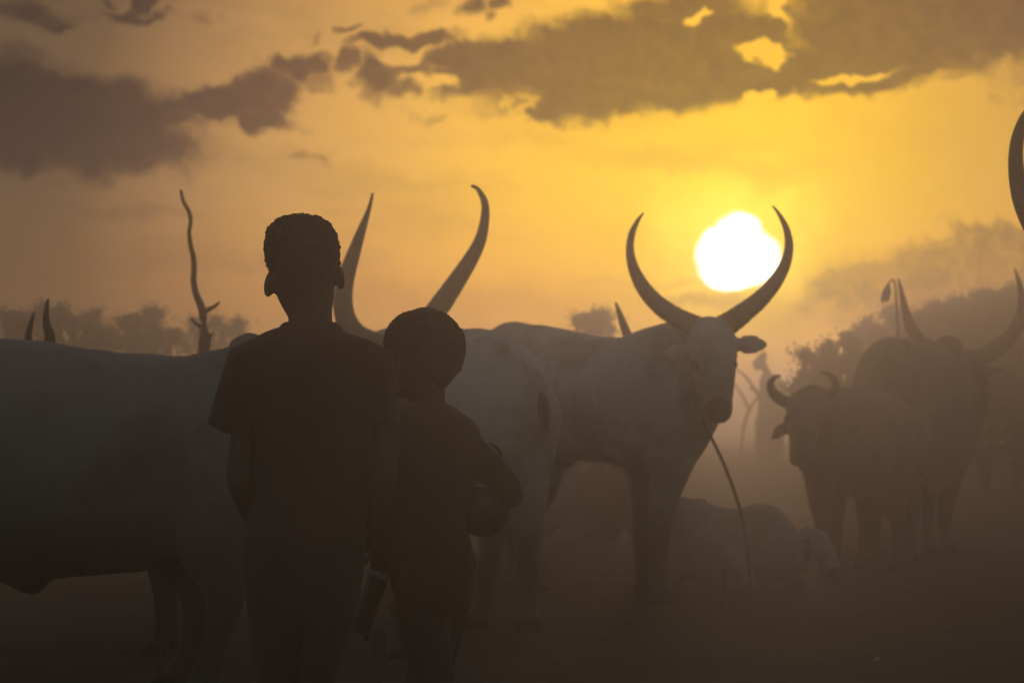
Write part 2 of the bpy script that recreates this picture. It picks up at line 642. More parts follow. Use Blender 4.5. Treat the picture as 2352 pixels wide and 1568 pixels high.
gx = axis(-420, 420, -5, 5, .09)
gy = axis(-420, 420, 4, 20, .09)
gv = [(x, y, gz(x, y) + (.012 * noise.noise(Vector((x * 7, y * 7, 1))) if 3 < y < 24 and abs(x) < 7 else 0)) for y in gy for x in gx]
nx = len(gx)
gf = [(j * nx + i, j * nx + i + 1, (j + 1) * nx + i + 1, (j + 1) * nx + i) for j in range(len(gy) - 1) for i in range(nx - 1)]
gm = bpy.data.meshes.new('ground')
gm.from_pydata(gv, [], gf)
gm.polygons.foreach_set('use_smooth', [True] * len(gm.polygons))
gmat = material('dusty_soil', (.062, .048, .038), (.034, .026, .021), .95, 1.1, 9, .9, 14, 0, .1)
ground = link_mesh('ground', gm, gmat)
tag(ground, kind='structure')

# dung and clods trampled into the soil
ds = Shell()
rr = random.Random(3)
for i in range(260):
    y = rr.uniform(7, 34)
    x = rr.uniform(-.24, .24) * y
    r = rr.uniform(.008, .026)
    h = r * rr.uniform(.35, .6)
    ds.ball((x, y, gz(x, y) + h * .3), Vector((r, 0, 0)), Vector((0, r * rr.uniform(.7, 1.2), 0)), Vector((rr.uniform(-.2, .2) * r, 0, h)), n=7, m=4)
o = ds.build('dung', M['dung'])
tag(o, kind='stuff')


# ------------------------------------------------------------------ cattle
HERD = 'long horned cattle of the camp'


def horn(root, pts, rad, mat, name='horn'):
    s = Shell()
    q, r = catmull([Vector(p) for p in pts], rad, 12)
    if r[0] > r[-1]:
        q, r = q[::-1], r[::-1]
    n_ = len(r)
    r = [x * (1 + .045 * max(0.0, i / n_ - .45) * math.sin(i * 1.25) + .03 * noise.noise(q[i] * 19)) for i, x in enumerate(r)]   # growth rings near the base
    s.tube(q, r, n=16, sub=1, dome=True)
    return s.build(name, mat, root)


def ear_shell(s, base, tip, up, width, thick=.014):
    """a leaf shaped ear from base to tip"""
    base, tip, up = Vector(base), Vector(tip), Vector(up)
    ax = tip - base
    nrm = ax.cross(up).normalized()
    up = nrm.cross(ax).normalized()
    secs = []
    for t, k in ((-.08, .35), (.1, .5), (.3, .85), (.5, 1), (.7, .88), (.88, .5), (.98, .18)):
        secs.append((base + ax * t, up * width * k, nrm * max(thick * (1 if t > .1 else 1.6), .008)))
    s.loft(secs, 16)


class Beast:
    """collects one animal in world coordinates"""

    def __init__(self, name, label, base, hide, voxel=.016, cat='cow', group=HERD, smooth=7):
        self.root = tag(empty(name, base), label, cat, group)
        self.s = Shell()
        self.hide = hide
        self.voxel = voxel
        self.smooth = smooth
        self.muz = None
        self.hooves = []
        self.after = []

    def lumps(self, p):
        v = .010 * noise.noise(p * 3.6) + .0045 * noise.noise(p * 10.5) + .002 * noise.noise(p * 31)
        for (c, ax, half, hgt, step, amp) in self.ribs:
            q = p - c
            a = q.dot(ax)
            if abs(a) < half:
                m = (1 - (a / half) ** 2) * max(0.0, 1 - (q.z / hgt) ** 2)
                v += amp * m * math.sin((a + q.z * .22) * 2 * math.pi / step)
        return v

    ribs = ()

    def spine_px(self, secs):
        """(px, top py, bottom py, distance, half width): rings square to the spine"""
        C = []
        for (x, t, b, d, hw) in secs:
            C.append((P(x, (t + b) / 2, d), (b - t) / 2 / S(d), hw))
        out_ = []
        for i, (c, hh, hw) in enumerate(C):
            tn = C[min(i + 1, len(C) - 1)][0] - C[max(i - 1, 0)][0]
            tn.z = 0
            tn.normalize()
            lat = Vector((tn.y, -tn.x, 0))
            out_.append((c, lat * hw, Vector((0, 0, hh))))
        self.s.loft(out_, 32)

    def leg(self, pts, rad, hoof_dir=Vector((0, -1, 0)), hoof=True):
        self.s.tube(pts, rad, n=16, sub=4)
        if hoof:
            p = Vector(pts[-1])
            self.hooves.append((p, rad[-1], hoof_dir))

    def leg_px(self, pts, hoof_dir=Vector((-1, 0, 0))):
        """(px, py, d, r); the last point is pulled to the ground"""
        q = [P(x, y, d) for x, y, d, r in pts]
        r = [p[3] for p in pts]
        e = q[-1]
        e.z = gz(e.x, e.y) + .035
        self.leg(q, r, hoof_dir)

    def head_secs(self, secs, rax):
        """(centre, half width, half depth, depth axis)"""
        self.s.loft(secs, 24)

    def finish(self):
        paint = None
        if self.muz:
            c, r = self.muz
            paint = lambda p: 1 if (p - c).length < r * (1 + .15 * noise.noise(p * 30)) else 0
        body = self.s.fuse('body', [self.hide, M['muzzle']], self.root, self.voxel, self.smooth, self.lumps, paint)
        for p, r, hd in self.hooves:
            h = Shell()
            side = Vector((-hd.y, hd.x, 0))
            for sg in (-1, 1):
                c = p + side * sg * r * .52 + hd * r * .15
                z0 = gz(p.x, p.y)
                h.loft([(Vector((c.x, c.y, z0 + .004)) + hd * r * .55, side * r * .5, hd * r * 1.25),
                        (Vector((c.x, c.y, z0 + .03)) + hd * r * .35, side * r * .5, hd * r * 1.1),
                        (Vector((c.x, c.y, z0 + .062)), side * r * .46, hd * r * .85)], 12, True, False)
            h.build('hoof', M['hoof'], self.root)
        return self.root

    def tail(self, pts, rad, tuft_r=.035, tuft_l=.3):
        s = Shell()
        s.tube(pts, rad, n=10, sub=6)
        t = s.build('tail', self.hide, self.root)
        a = Vector(pts[-1])
        d = (a - Vector(pts[-2])).normalized()
        h = Shell()
        rr_ = random.Random(5)
        for i in range(26):
            off = Vector((rr_.uniform(-1, 1), rr_.uniform(-1, 1), 0)) * tuft_r * .8
            l = tuft_l * rr_.uniform(.6, 1)
            h.tube([a + off * .2 - d * .03, a + off * .9 + d * l * .45, a + off * .6 + d * l], [.006, .008, .002], n=5, sub=3)
        h.build('tuft', M['tail_hair'], t)

    def eye(self, p, r=.02):
        Shell().ball(p, r, n=12, m=8).build('eye', M['eye'], self.root)


def px_horn(b, pts, d0, d1, mat):
    """horn through (px, py, r px) points, its distance running from d0 (base end last) to d1"""
    n = len(pts)
    q, r = [], []
    for i, (x, y, rr_) in enumerate(pts):
        d = d0 + (d1 - d0) * i / (n - 1)
        q.append(P(x, y, d))
        r.append(rr_ / S(d))
    return horn(b.root, q, r, mat)


def head_px(b, secs, rax):
    """(px, py, half width px, half depth m, d) with lateral axis rax"""
    rax = Vector(rax).normalized()
    out_ = []
    C = [P(x, y, d) for x, y, hw, hd, d in secs]
    for i, (x, y, hw, hd, d) in enumerate(secs):
        t = (C[min(i + 1, len(C) - 1)] - C[max(i - 1, 0)]).normalized()
        dep = t.cross(rax).normalized()
        k = hw / S(d) / max(.35, abs(rax.x))
        out_.append((C[i], rax * k, dep * hd))
    b.s.loft(out_, 24)
    return C


def ground_at(px, d):
    x = P(px, 960, d).x
    return Vector((x, d, gz(x, d)))


# --- pale ox in the left foreground, its side to the camera, facing left
d = 9.06
A_ribs = [(P(150, 1040, 9.06), Vector((1, 0, 0)), .55, .33, .082, .006)]
A = Beast('cow', 'huge pale ox filling the left edge of the picture, side on behind the taller boy', ground_at(150, d), M['ash_hide'], .015)
A.spine_px([(672, 870, 1060, d, .10), (655, 815, 1140, d, .18), (610, 782, 1200, d, .24), (560, 786, 1250, d, .27), (500, 803, 1275, d, .29), (440, 814, 1292, d, .31),
            (395, 816, 1300, d, .33), (300, 808, 1312, d, .35), (200, 797, 1322, d, .37), (100, 782, 1328, d, .38), (0, 774, 1328, d, .38), (-120, 770, 1325, d, .38),
            (-250, 762, 1315, d, .34), (-340, 735, 1290, d, .27), (-420, 770, 1240, d, .22), (-520, 800, 1150, d, .17), (-620, 800, 1060, d, .14), (-680, 800, 1000, d, .12)])
A.s.loft([(P(20, 1300, d), Vector((.09, 0, 0)), Vector((0, .06, 0))), (P(52, 1335, d), Vector((.085, 0, 0)), Vector((0, .05, 0))), (P(70, 1356, d), Vector((.04, 0, 0)), Vector((0, .035, 0)))], 16)
A.ribs = A_ribs
A.s.ball(P(570, 812, d - .2), .07)
A.s.ball(P(-300, 950, d - .26), Vector((.2, 0, 0)), Vector((0, .1, 0)), Vector((0, 0, .3)))
A.leg_px([(585, 980, d - .16, .20), (520, 1140, d - .19, .175), (496, 1265, d - .18, .12), (515, 1365, d - .17, .066), (496, 1480, d - .17, .048), (470, 1560, d - .17, .052), (462, 1600, d - .17, .06)])
A.leg_px([(585, 980, d + .16, .20), (440, 1180, d + .19, .14), (420, 1270, d + .18, .10), (455, 1370, d + .17, .06), (440, 1480, d + .17, .045), (410, 1560, d + .17, .05), (400, 1600, d + .17, .058)])
A.s.ball(P(540, 1345, d - .17), .05)
A.leg_px([(-290, 1080, d - .2, .17), (-285, 1280, d - .2, .10), (-285, 1420, d - .19, .062), (-285, 1520, d - .19, .045), (-285, 1570, d - .19, .05), (-295, 1600, d - .19, .06)])
A.leg_px([(-250, 1080, d + .2, .17), (-235, 1280, d + .2, .10), (-235, 1420, d + .19, .062), (-240, 1520, d + .19, .045), (-245, 1570, d + .19, .05), (-255, 1600, d + .19, .06)])
hc = [P(-690, 800, d), P(-740, 850, d), P(-790, 930, d), P(-830, 1010, d), P(-850, 1050, d)]
A.s.loft([(c, Vector((0, a, 0)), (hc[-1] - hc[0]).normalized().cross(Vector((0, 1, 0))) * bb) for c, a, bb in zip(hc, (.10, .115, .09, .07, .055), (.10, .14, .12, .085, .06))], 20)
A.muz = (P(-850, 1050, d), .1)
for sg in (-1, 1):
    ear_shell(A.s, P(-700, 830, d) + Vector((0, sg * .08, 0)), P(-680, 850, d) + Vector((.03, sg * .27, -.02)), (0, 0, 1), .055)
    b0 = P(-690, 785, d) + Vector((0, sg * .06, 0))
    horn(A.root, [b0, b0 + Vector((.03, sg * .2, .12)), b0 + Vector((.02, sg * .34, .34)), b0 + Vector((-.04, sg * .33, .58)), b0 + Vector((-.1, sg * .24, .74))], [.052, .045, .035, .022, .006], M['horn'])
    A.eye(P(-748, 860, d) + Vector((-.01, sg * .112, .02)))
A.tail([P(668, 840, d), P(700, 900, d), P(706, 1000, d + .03), P(704, 1120, d + .05)], [.03, .024, .018, .014])
A.finish()

# --- lyre horned cow standing behind the two boys, seen from behind, rump to the right
B = Beast('cow', 'pale cow with tall spreading horns rising between the two boys, rump to the right', ground_at(1080, 12.4), M['white_hide'])
B.spine_px([(1232, 880, 1010, 11.72, .08), (1212, 838, 1070, 11.78, .16), (1180, 795, 1110, 11.85, .22), (1140, 762, 1120, 12.0, .25), (1100, 752, 1115, 12.2, .28), (1050, 758, 1115, 12.45, .33),
            (1000, 770, 1115, 12.75, .35), (950, 782, 1110, 13.0, .30), (915, 790, 1080, 13.15, .22), (900, 800, 1020, 13.3, .15)])
B.s.ball(P(1150, 790, 11.8), .05)
head_px(B, [(900, 790, 50, .09, 13.45), (900, 830, 58, .12, 13.55), (898, 880, 50, .12, 13.65), (896, 930, 38, .095, 13.75), (894, 970, 33, .07, 13.82)], (1, .25, 0))
ear_shell(B.s, P(862, 826, 13.5), P(800, 845, 13.5), (0, 0, 1), .05)
ear_shell(B.s, P(938, 826, 13.5), P(1000, 845, 13.5), (0, 0, 1), .05)
B.eye(P(850, 850, 13.62))
B.eye(P(946, 850, 13.62))
B.muz = (P(894, 970, 13.85), .1)
B.leg_px([(1190, 960, 11.9, .19), (1196, 1090, 11.88, .13), (1210, 1200, 11.85, .075), (1213, 1290, 11.85, .048), (1212, 1400, 11.85, .045), (1214, 1450, 11.8, .055)], Vector((0, 1, 0)))
B.leg_px([(1140, 970, 12.1, .18), (1135, 1100, 12.1, .12), (1134, 1210, 12.08, .07), (1122, 1300, 12.08, .046), (1104, 1400, 12.08, .043), (1098, 1440, 12.05, .055)], Vector((0, 1, 0)))
B.leg_px([(935, 1010, 13.0, .15), (925, 1150, 13.0, .085), (920, 1240, 13.0, .055), (920, 1330, 13.0, .04), (920, 1400, 12.98, .05)], Vector((0, 1, 0)))
B.leg_px([(985, 1010, 13.2, .15), (985, 1150, 13.2, .085), (985, 1240, 13.2, .055), (985, 1330, 13.2, .04), (985, 1395, 13.18, .05)], Vector((0, 1, 0)))
B.tail([P(1206, 832, 11.72), P(1228, 858, 11.66), P(1243, 884, 11.62), P(1245, 904, 11.62)], [.026, .022, .017, .015], .026, .17)
px_horn(B, [(856, 445, 3), (850, 470, 4.5), (844, 490, 6), (827, 539, 11.5), (811, 586, 16), (797, 630, 19.5), (788, 673, 22), (789, 711, 23.5), (800, 745, 25), (826, 774, 26), (868, 792, 27)], 13.1, 13.4, M['horn'])
px_horn(B, [(1084, 427, 3.5), (1097, 434, 5), (1111, 458, 8), (1115, 483, 9.5), (1111, 520, 12), (1101, 557, 14.5), (1080, 597, 18), (1054, 638, 21), (1027, 678, 23.5), (1000, 716, 25), (965, 758, 27), (930, 788, 28)], 13.1, 13.4, M['horn'])
B.finish()

# --- the ox whose horns hold the sun
G = Beast('cow', 'pale ox with curved horns framing the setting sun, head turned to the camera', ground_at(1400, 14.4), M['white_hide'])
G.spine_px([(1140, 800, 950, 15.2, .10), (1155, 748, 1000, 15.1, .2), (1182, 736, 1040, 15.0, .26), (1240, 747, 1055, 14.8, .30), (1320, 760, 1058, 14.6, .34), (1400, 774, 1060, 14.4, .35),
            (1450, 775, 1075, 14.25, .32), (1495, 752, 1095, 14.1, .27), (1530, 740, 1108, 14.0, .225), (1568, 742, 1082, 13.9, .18), (1596, 748, 1036, 13.8, .15), (1618, 765, 985, 13.7, .12)])
G.ribs = [(P(1320, 910, 14.4), Vector((.94, -.34, 0)).normalized(), .42, .28, .08, .006)]
G.s.ball(P(1168, 764, 15.0), .055)
hp = head_px(G, [(1634, 756, 48, .085, 13.66), (1635, 790, 56, .115, 13.6), (1638, 832, 52, .125, 13.55), (1641, 878, 44, .11, 13.5), (1645, 915, 36, .09, 13.45), (1648, 940, 34, .08, 13.42), (1649, 956, 27, .06, 13.42)], (1, -.3, 0))
G.muz = (P(1651, 962, 13.36), .1)
ear_shell(G.s, P(1682, 790, 13.62), P(1764, 792, 13.66), (0, 0, 1), .05)
ear_shell(G.s, P(1585, 800, 13.45), P(1520, 818, 13.4), (0, 0, 1), .05)
G.eye(P(1684, 836, 13.5), .022)
G.eye(P(1596, 840, 13.42), .022)
G.leg_px([(1555, 990, 13.9, .15), (1530, 1110, 13.88, .092), (1520, 1195, 13.86, .058), (1515, 1280, 13.86, .042), (1516, 1340, 13.86, .047), (1514, 1376, 13.82, .056)], Vector((.6, -.8, 0)))
G.leg_px([(1500, 1000, 14.2, .15), (1482, 1110, 14.2, .088), (1478, 1195, 14.2, .055), (1476, 1280, 14.2, .04), (1478, 1335, 14.2, .045), (1476, 1370, 14.18, .055)], Vector((.6, -.8, 0)))
G.leg_px([(1215, 960, 14.7, .18), (1250, 1080, 14.68, .11), (1222, 1180, 14.7, .062), (1224, 1270, 14.7, .043), (1226, 1350, 14.68, .055)], Vector((.6, -.8, 0)))
G.leg_px([(1180, 960, 15.1, .18), (1205, 1080, 15.1, .11), (1180, 1180, 15.15, .062), (1182, 1270, 15.15, .043), (1184, 1340, 15.12, .055)], Vector((.6, -.8, 0)))
G.tail([P(1140, 790, 15.3), P(1118, 840, 15.36), P(1112, 920, 15.36), P(1112, 1000, 15.36)], [.026, .02, .016, .013])
px_horn(G, [(1478, 489, 2), (1466, 505, 4.5), (1452, 535, 8), (1447, 574, 9.5), (1456, 618, 13), (1480, 664, 17.5), (1515, 702, 20.5), (1555, 729, 23), (1593, 748, 26), (1622, 762, 28)], 13.75, 13.68, M['horn'])
px_horn(G, [(1774, 473, 2), (1784, 484, 3.5), (1797, 505, 6), (1808, 532, 8.5), (1812, 569, 10.5), (1802, 610, 13.5), (1778, 651, 17), (1745, 688, 20.5), (1708, 718, 24), (1675, 742, 27), (1645, 760, 29)], 13.6, 13.66, M['horn'])
G.finish()

# --- dark grey ox on the right, seen from behind
C = Beast('cow', 'grey humped ox at the right with horns spread wide, seen from behind', ground_at(2100, 18.1), M['grey_hide'], .018)
C.spine_px([(2040, 810, 1000, 17.22, .13), (2034, 782, 1080, 17.35, .215), (2042, 771, 1110, 17.6, .25), (2072, 774, 1130, 17.9, .29), (2108, 786, 1135, 18.3, .30), (2142, 796, 1130, 18.6, .25),
            (2170, 792, 1130, 18.8, .18), (2195, 800, 1110, 18.95, .14), (2212, 815, 1060, 19.05, .12), (2226, 825, 1000, 19.1, .11)])
C.s.ball(P(2178, 808, 18.8), Vector((.085, .03, 0)), Vector((-.05, .16, 0)), Vector((0, 0, .115)))
C.s.ball(P(2075, 800, 17.5), .06)
head_px(C, [(2228, 820, 26, .10, 19.1), (2235, 848, 29, .12, 19.1), (2240, 880, 25, .12, 19.1), (2243, 915, 21, .1, 19.1), (2247, 943, 20, .085, 19.1), (2245, 962, 15, .06, 19.1)], (.75, -.66, 0))
C.muz = (P(2247, 955, 19.1), .1)
ear_shell(C.s, P(2255, 852, 19.1), P(2309, 846, 19.05), (0, 0, 1), .035)
ear_shell(C.s, P(2205, 840, 19.2), P(2170, 850, 19.3), (0, 0, 1), .04)
C.eye(P(2262, 872, 19.02))
C.leg_px([(2172, 1030, 18.7, .14), (2178, 1110, 18.7, .088), (2172, 1170, 18.7, .056), (2172, 1220, 18.7, .043), (2178, 1262, 18.7, .055)], Vector((.5, .85, 0)))
C.leg_px([(2135, 1040, 18.5, .13), (2134, 1110, 18.5, .08), (2131, 1170, 18.5, .05), (2132, 1220, 18.5, .04), (2136, 1262, 18.5, .05)], Vector((.5, .85, 0)))
C.leg_px([(2078, 1000, 17.5, .18), (2082, 1100, 17.5, .11), (2092, 1180, 17.45, .065), (2090, 1230, 17.45, .045), (2093, 1290, 17.45, .055)], Vector((.4, .9, 0)))
C.leg_px([(2015, 1000, 17.7, .16), (2018, 1100, 17.7, .10), (2010, 1180, 17.65, .06), (2008, 1230, 17.65, .043), (2010, 1285, 17.65, .05)], Vector((.4, .9, 0)))
C.tail([P(2042, 800, 17.15), P(2044, 850, 17.1), P(2044, 950, 17.1), P(2042, 1040, 17.1)], [.026, .02, .016, .013])
px_horn(C, [(2063, 640, 2), (2067, 655, 4), (2072, 678, 6.5), (2080, 715, 10), (2092, 752, 14), (2110, 779, 16.5), (2140, 799, 18), (2180, 812, 19), (2222, 824, 20)], 19.0, 19.15, M['horn_dark'])
px_horn(C, [(2330, 617, 1.5), (2336, 633, 4), (2344, 662, 8), (2348, 697, 12), (2342, 735, 15.5), (2326, 766, 18), (2297, 795, 20), (2264, 815, 21), (2230, 826, 22)], 18.9, 19.1, M['horn_dark'])
C.finish()

# --- smaller brown cow in front of it
D = Beast('cow', 'small dark brown cow with short curved horns, standing before the grey humped ox', ground_at(1970, 16.6), M['brown_hide'], .016)
D.spine_px([(2112, 965, 1080, 17.3, .09), (2088, 936, 1115, 17.2, .18), (2042, 912, 1135, 17.0, .24), (1985, 890, 1140, 16.7, .27), (1938, 886, 1140, 16.4, .25), (1900, 893, 1128, 16.2, .19), (1872, 905, 1100, 16.05, .15), (1855, 915, 1050, 15.9, .11)])
head_px(D, [(1866, 912, 34, .09, 15.85), (1852, 934, 44, .11, 15.8), (1846, 970, 39, .12, 15.7), (1843, 1008, 31, .1, 15.6), (1839, 1036, 26, .085, 15.5), (1834, 1058, 20, .06, 15.5)], (1, -.35, 0))
D.s.ball(P(1878, 912, 15.85), .066)
D.muz = (P(1836, 1054, 15.46), .1)
ear_shell(D.s, P(1812, 972, 15.75), P(1771, 1008, 15.7), (0, .2, 1), .042)
ear_shell(D.s, P(1893, 955, 15.85), P(1935, 985, 15.8), (0, .2, 1), .042)
D.eye(P(1808, 962, 15.68))
D.eye(P(1886, 964, 15.68))
D.leg_px([(1885, 1060, 16.1, .12), (1882, 1140, 16.1, .072), (1888, 1200, 16.1, .046), (1895, 1260, 16.1, .036), (1898, 1310, 16.08, .046)], Vector((-.5, -.85, 0)))
D.leg_px([(1925, 1070, 16.3, .12), (1922, 1140, 16.3, .068), (1921, 1200, 16.3, .044), (1921, 1255, 16.3, .035), (1921, 1305, 16.28, .045)], Vector((-.5, -.85, 0)))
D.leg_px([(2060, 1050, 16.9, .15), (2050, 1140, 16.85, .085), (2062, 1200, 16.9, .052), (2060, 1250, 16.9, .038), (2058, 1290, 16.88, .048)], Vector((-.5, -.85, 0)))
D.leg_px([(2000, 1060, 17.1, .13), (1988, 1140, 17.1, .07), (1984, 1190, 17.1, .045), (1984, 1240, 17.1, .036), (1984, 1290, 17.08, .046)], Vector((-.5, -.85, 0)))
D.tail([P(2112, 955, 17.4), P(2124, 1000, 17.45), P(2122, 1080, 17.45)], [.022, .016, .012], .03, .22)
px_horn(D, [(1792, 863, 2.5), (1780, 866, 5), (1770, 879, 8), (1773, 897, 11), (1787, 913, 13), (1812, 924, 15), (1845, 926, 17)], 15.7, 15.85, M['horn_dark'])
px_horn(D, [(1887, 853, 2), (1897, 857, 4), (1908, 862, 6), (1918, 876, 8.5), (1919, 892, 10), (1908, 905, 12), (1888, 916, 14)], 15.8, 15.88, M['horn_dark'])
D.finish()


# --- cattle of which less shows come from one pattern in their own coordinates
def pattern_cow(name, label, base, yaw, scale, hide, hump=1.0, horns=None, voxel=.022, head_drop=0.0, lying=False, leg=1.0, horn_mat=None, head_turn=0.0):
    b = Beast(name, label, base, hide, voxel, smooth=5)
    ca, sa = math.cos(yaw), math.sin(yaw)
    drop = .52 if lying else (1 - leg) * .5

    def T(x, y, z):
        x, y, z = x * scale, y * scale, max(z - drop, .035) * scale
        return base + Vector((x * ca - y * sa, x * sa + y * ca, z))
    lat = Vector((-sa, ca, 0))
    fwd = Vector((ca, sa, 0))
    rings = [(-.80, 1.10, .95, .06), (-.74, 1.22, .76, .16), (-.62, 1.29, .64, .23), (-.48, 1.31, .58, .27), (-.2, 1.25, .53, .31), (.05, 1.22, .51, .33), (.28, 1.24, .50, .32),
             (.44, 1.28 + .05 * hump, .52, .28), (.56, 1.28 + .13 * hump, .55, .23), (.68, 1.27 + .05 * hump, .60, .19), (.82, 1.24 - head_drop * .25, .72 - head_drop * .2, .15),
             (.96, 1.26 - head_drop * .75, .86 - head_drop * .6, .115), (1.06, 1.29 - head_drop, .98 - head_drop, .10)]
    b.s.loft([(T(x, 0, (t + bo) / 2), lat * hw * scale, Vector((0, 0, (t - bo) / 2 * scale))) for x, t, bo, hw in rings], 28)
    for sg in (-1, 1):
        b.s.ball(T(-.5, sg * .2, 1.23), .075 * scale)
    # head, turned about the poll
    ct, stn = math.cos(head_turn), math.sin(head_turn)

    def H(x, y, z):
        return T(1.08 + x * ct - y * stn, x * stn + y * ct, 1.32 - head_drop + z)
    hl = (H(0, 1, 0) - H(0, 0, 0)).normalized()
    if head_drop > .3:
        hs = [(0, 0, .09, .09), (.08, -.06, .115, .12), (.2, -.2, .095, .12), (.28, -.34, .07, .09), (.31, -.42, .055, .06)]
    else:
        hs = [(0, 0, .09, .09), (.1, -.05, .115, .12), (.22, -.17, .095, .12), (.32, -.3, .07, .09), (.36, -.37, .055, .06)]
    cs = [H(x, 0, z) for x, z, a, bb in hs]
    secs = []
    for i, (x, z, a, bb) in enumerate(hs):
        t = (cs[min(i + 1, 4)] - cs[max(i - 1, 0)]).normalized()
        secs.append((cs[i], hl * a * scale, t.cross(hl).normalized() * bb * scale))
    b.s.loft(secs, 20)
    b.muz = (cs[-1], .1 * scale)
    for sg in (-1, 1):
        ear_shell(b.s, H(.0, sg * .09, -.05), H(-.02, sg * .28, -.09), (0, 0, 1), .052 * scale)
        b.eye(H(.13, sg * .112, -.06), .02 * scale)
    if not lying:
        for sg in (-1, 1):
            b.leg([T(.46, sg * .17, .92), T(.49, sg * .17, .66), T(.5, sg * .16, .42), T(.5, sg * .16, .18), T(.5, sg * .16, .1), T(.51, sg * .16, 0)], [.14 * scale, .088 * scale, .054 * scale, .036 * scale, .043 * scale, .05 * scale], fwd)
            b.leg([T(-.56, sg * .16, .98), T(-.5, sg * .19, .72), T(-.66, sg * .17, .48), T(-.64, sg * .16, .18), T(-.63, sg * .16, .1), T(-.61, sg * .16, 0)], [.18 * scale, .12 * scale, .058 * scale, .038 * scale, .045 * scale, .05 * scale], fwd)
    else:
        for sg in (-1, 1):
            b.leg([T(.4, sg * .22, .85), T(.62, sg * .28, .66), T(.74, sg * .28, .58), T(.5, sg * .3, .56)], [.12 * scale, .085 * scale, .06 * scale, .045 * scale], fwd, False)
            b.leg([T(-.5, sg * .2, .9), T(-.2, sg * .34, .68), T(-.48, sg * .36, .58), T(-.2, sg * .38, .56)], [.16 * scale, .12 * scale, .06 * scale, .045 * scale], fwd, False)
    b.tail([T(-.79, 0, 1.12), T(-.86, 0, 1.0), T(-.87, .02, .8), T(-.86, .03, .62)], [.026 * scale, .02 * scale, .016 * scale, .012 * scale], .03 * scale, .2 * scale)
    hm_ = horn_mat or M['horn']
    if horns is None:
        for sg in (-1, 1):
            q = [H(0, sg * .06, .02), H(-.02, sg * .2, .1), H(-.02, sg * .33, .3), H(.02, sg * .33, .52), H(.06, sg * .25, .68)]
            horn(b.root, q, [.048 * scale, .042 * scale, .034 * scale, .02 * scale, .005 * scale], hm_)
    else:
        for h in horns:
            r0 = H(0, 0, .0)
            px_h = [P(x, y, dd) for x, y, r, dd in h] + [r0 + (P(*[h[-1][0], h[-1][1], h[-1][3]]) - r0) * .25]
            rr_ = [r / S(dd) for x, y, r, dd in h] + [h[-1][2] / S(h[-1][3])]
            horn(b.root, px_h, rr_, hm_)
    b.finish()
    return b


# horns showing over the back of the big ox at the left
d = 10.9
sE = .84
pE = ground_at(95, d) + Vector((1.08 * sE, 0, 0))
pattern_cow('cow', 'hidden cow, two short dark horn tips showing over the back of the huge left ox', pE, math.pi, sE, M['dark_hide'], hump=.0, horn_mat=M['horn_dark'],
            horns=[[(78, 718, 2, d - .05), (73, 735, 5, d - .05), (66, 770, 8.5, d - .05), (70, 800, 11, d - .05)], [(112, 686, 2, d + .05), (109, 694, 4, d + .05), (106, 720, 7, d + .05), (107, 745, 9, d + .05), (115, 775, 13, d + .05), (108, 805, 14, d + .05)]])
# horn showing over the back of the sunlit ox
d = 16.6
pH = ground_at(1455, d) + Vector((-1.08, 0, 0))
pattern_cow('cow', 'hidden cow, one straight horn tip showing over the back of the ox with the sun', pH, 0, 1.0, M['grey_hide'], hump=.1,
            horns=[[(1414, 694, 2, d), (1419, 708, 5, d), (1430, 740, 9, d), (1443, 775, 12, d), (1450, 795, 13, d)], [(1545, 762, 2, d + .1), (1520, 768, 6, d + .1), (1490, 782, 11, d + .1)]])
# ox cut off by the right edge of the frame
d = 9.0
sI = 1.0
pI = ground_at(2640, d) + Vector((.94, .54, 0))
pattern_cow('cow', 'ox beyond the right edge, one thick dark horn curving into the picture', pI, R(-150), sI, M['dark_hide'], horn_mat=M['horn_dark'],
            horns=[[(2400, 205, 2, d - .1), (2378, 232, 7, d - .1), (2352, 274, 12, d - .08), (2337, 320, 15, d - .06), (2333, 370, 17.5, d - .04), (2338, 420, 20, d), (2352, 475, 22, d), (2385, 540, 24, d), (2440, 600, 26, d), (2520, 645, 30, d)],
                   [(2790, 205, 2, d - .1), (2815, 232, 7, d - .1), (2848, 320, 15, d - .06), (2860, 400, 19, d), (2830, 500, 22, d), (2750, 600, 26, d), (2680, 645, 30, d)]])
# far cow behind the left ox
d = 15.6
pK = ground_at(622, d) + Vector((.25, .75, 0))
pattern_cow('cow', 'distant pale cow, hips showing over the left ox at the taller boy\'s shoulder', pK, R(74), 1.04, M['pale_hide'], hump=-.3, head_drop=.25, horns=[])
# cow lying in the dust under the belly of the sunlit ox
d = 20.5
pattern_cow('cow', 'dark cow lying in the dust under the belly of the ox with the sun', ground_at(1350, d), R(-72), .74, M['dark_hide'], hump=.5, lying=True, horns=[])
# small calf
d = 14.9
pattern_cow('calf', 'small pale calf lying in the dust beside the lead rope of the sunlit ox', ground_at(1655, d), R(-52), .60, M['pale_hide'], hump=0.0, head_drop=.28, voxel=.014, horns=[], lying=True)
bpy.context.view_layer.update()


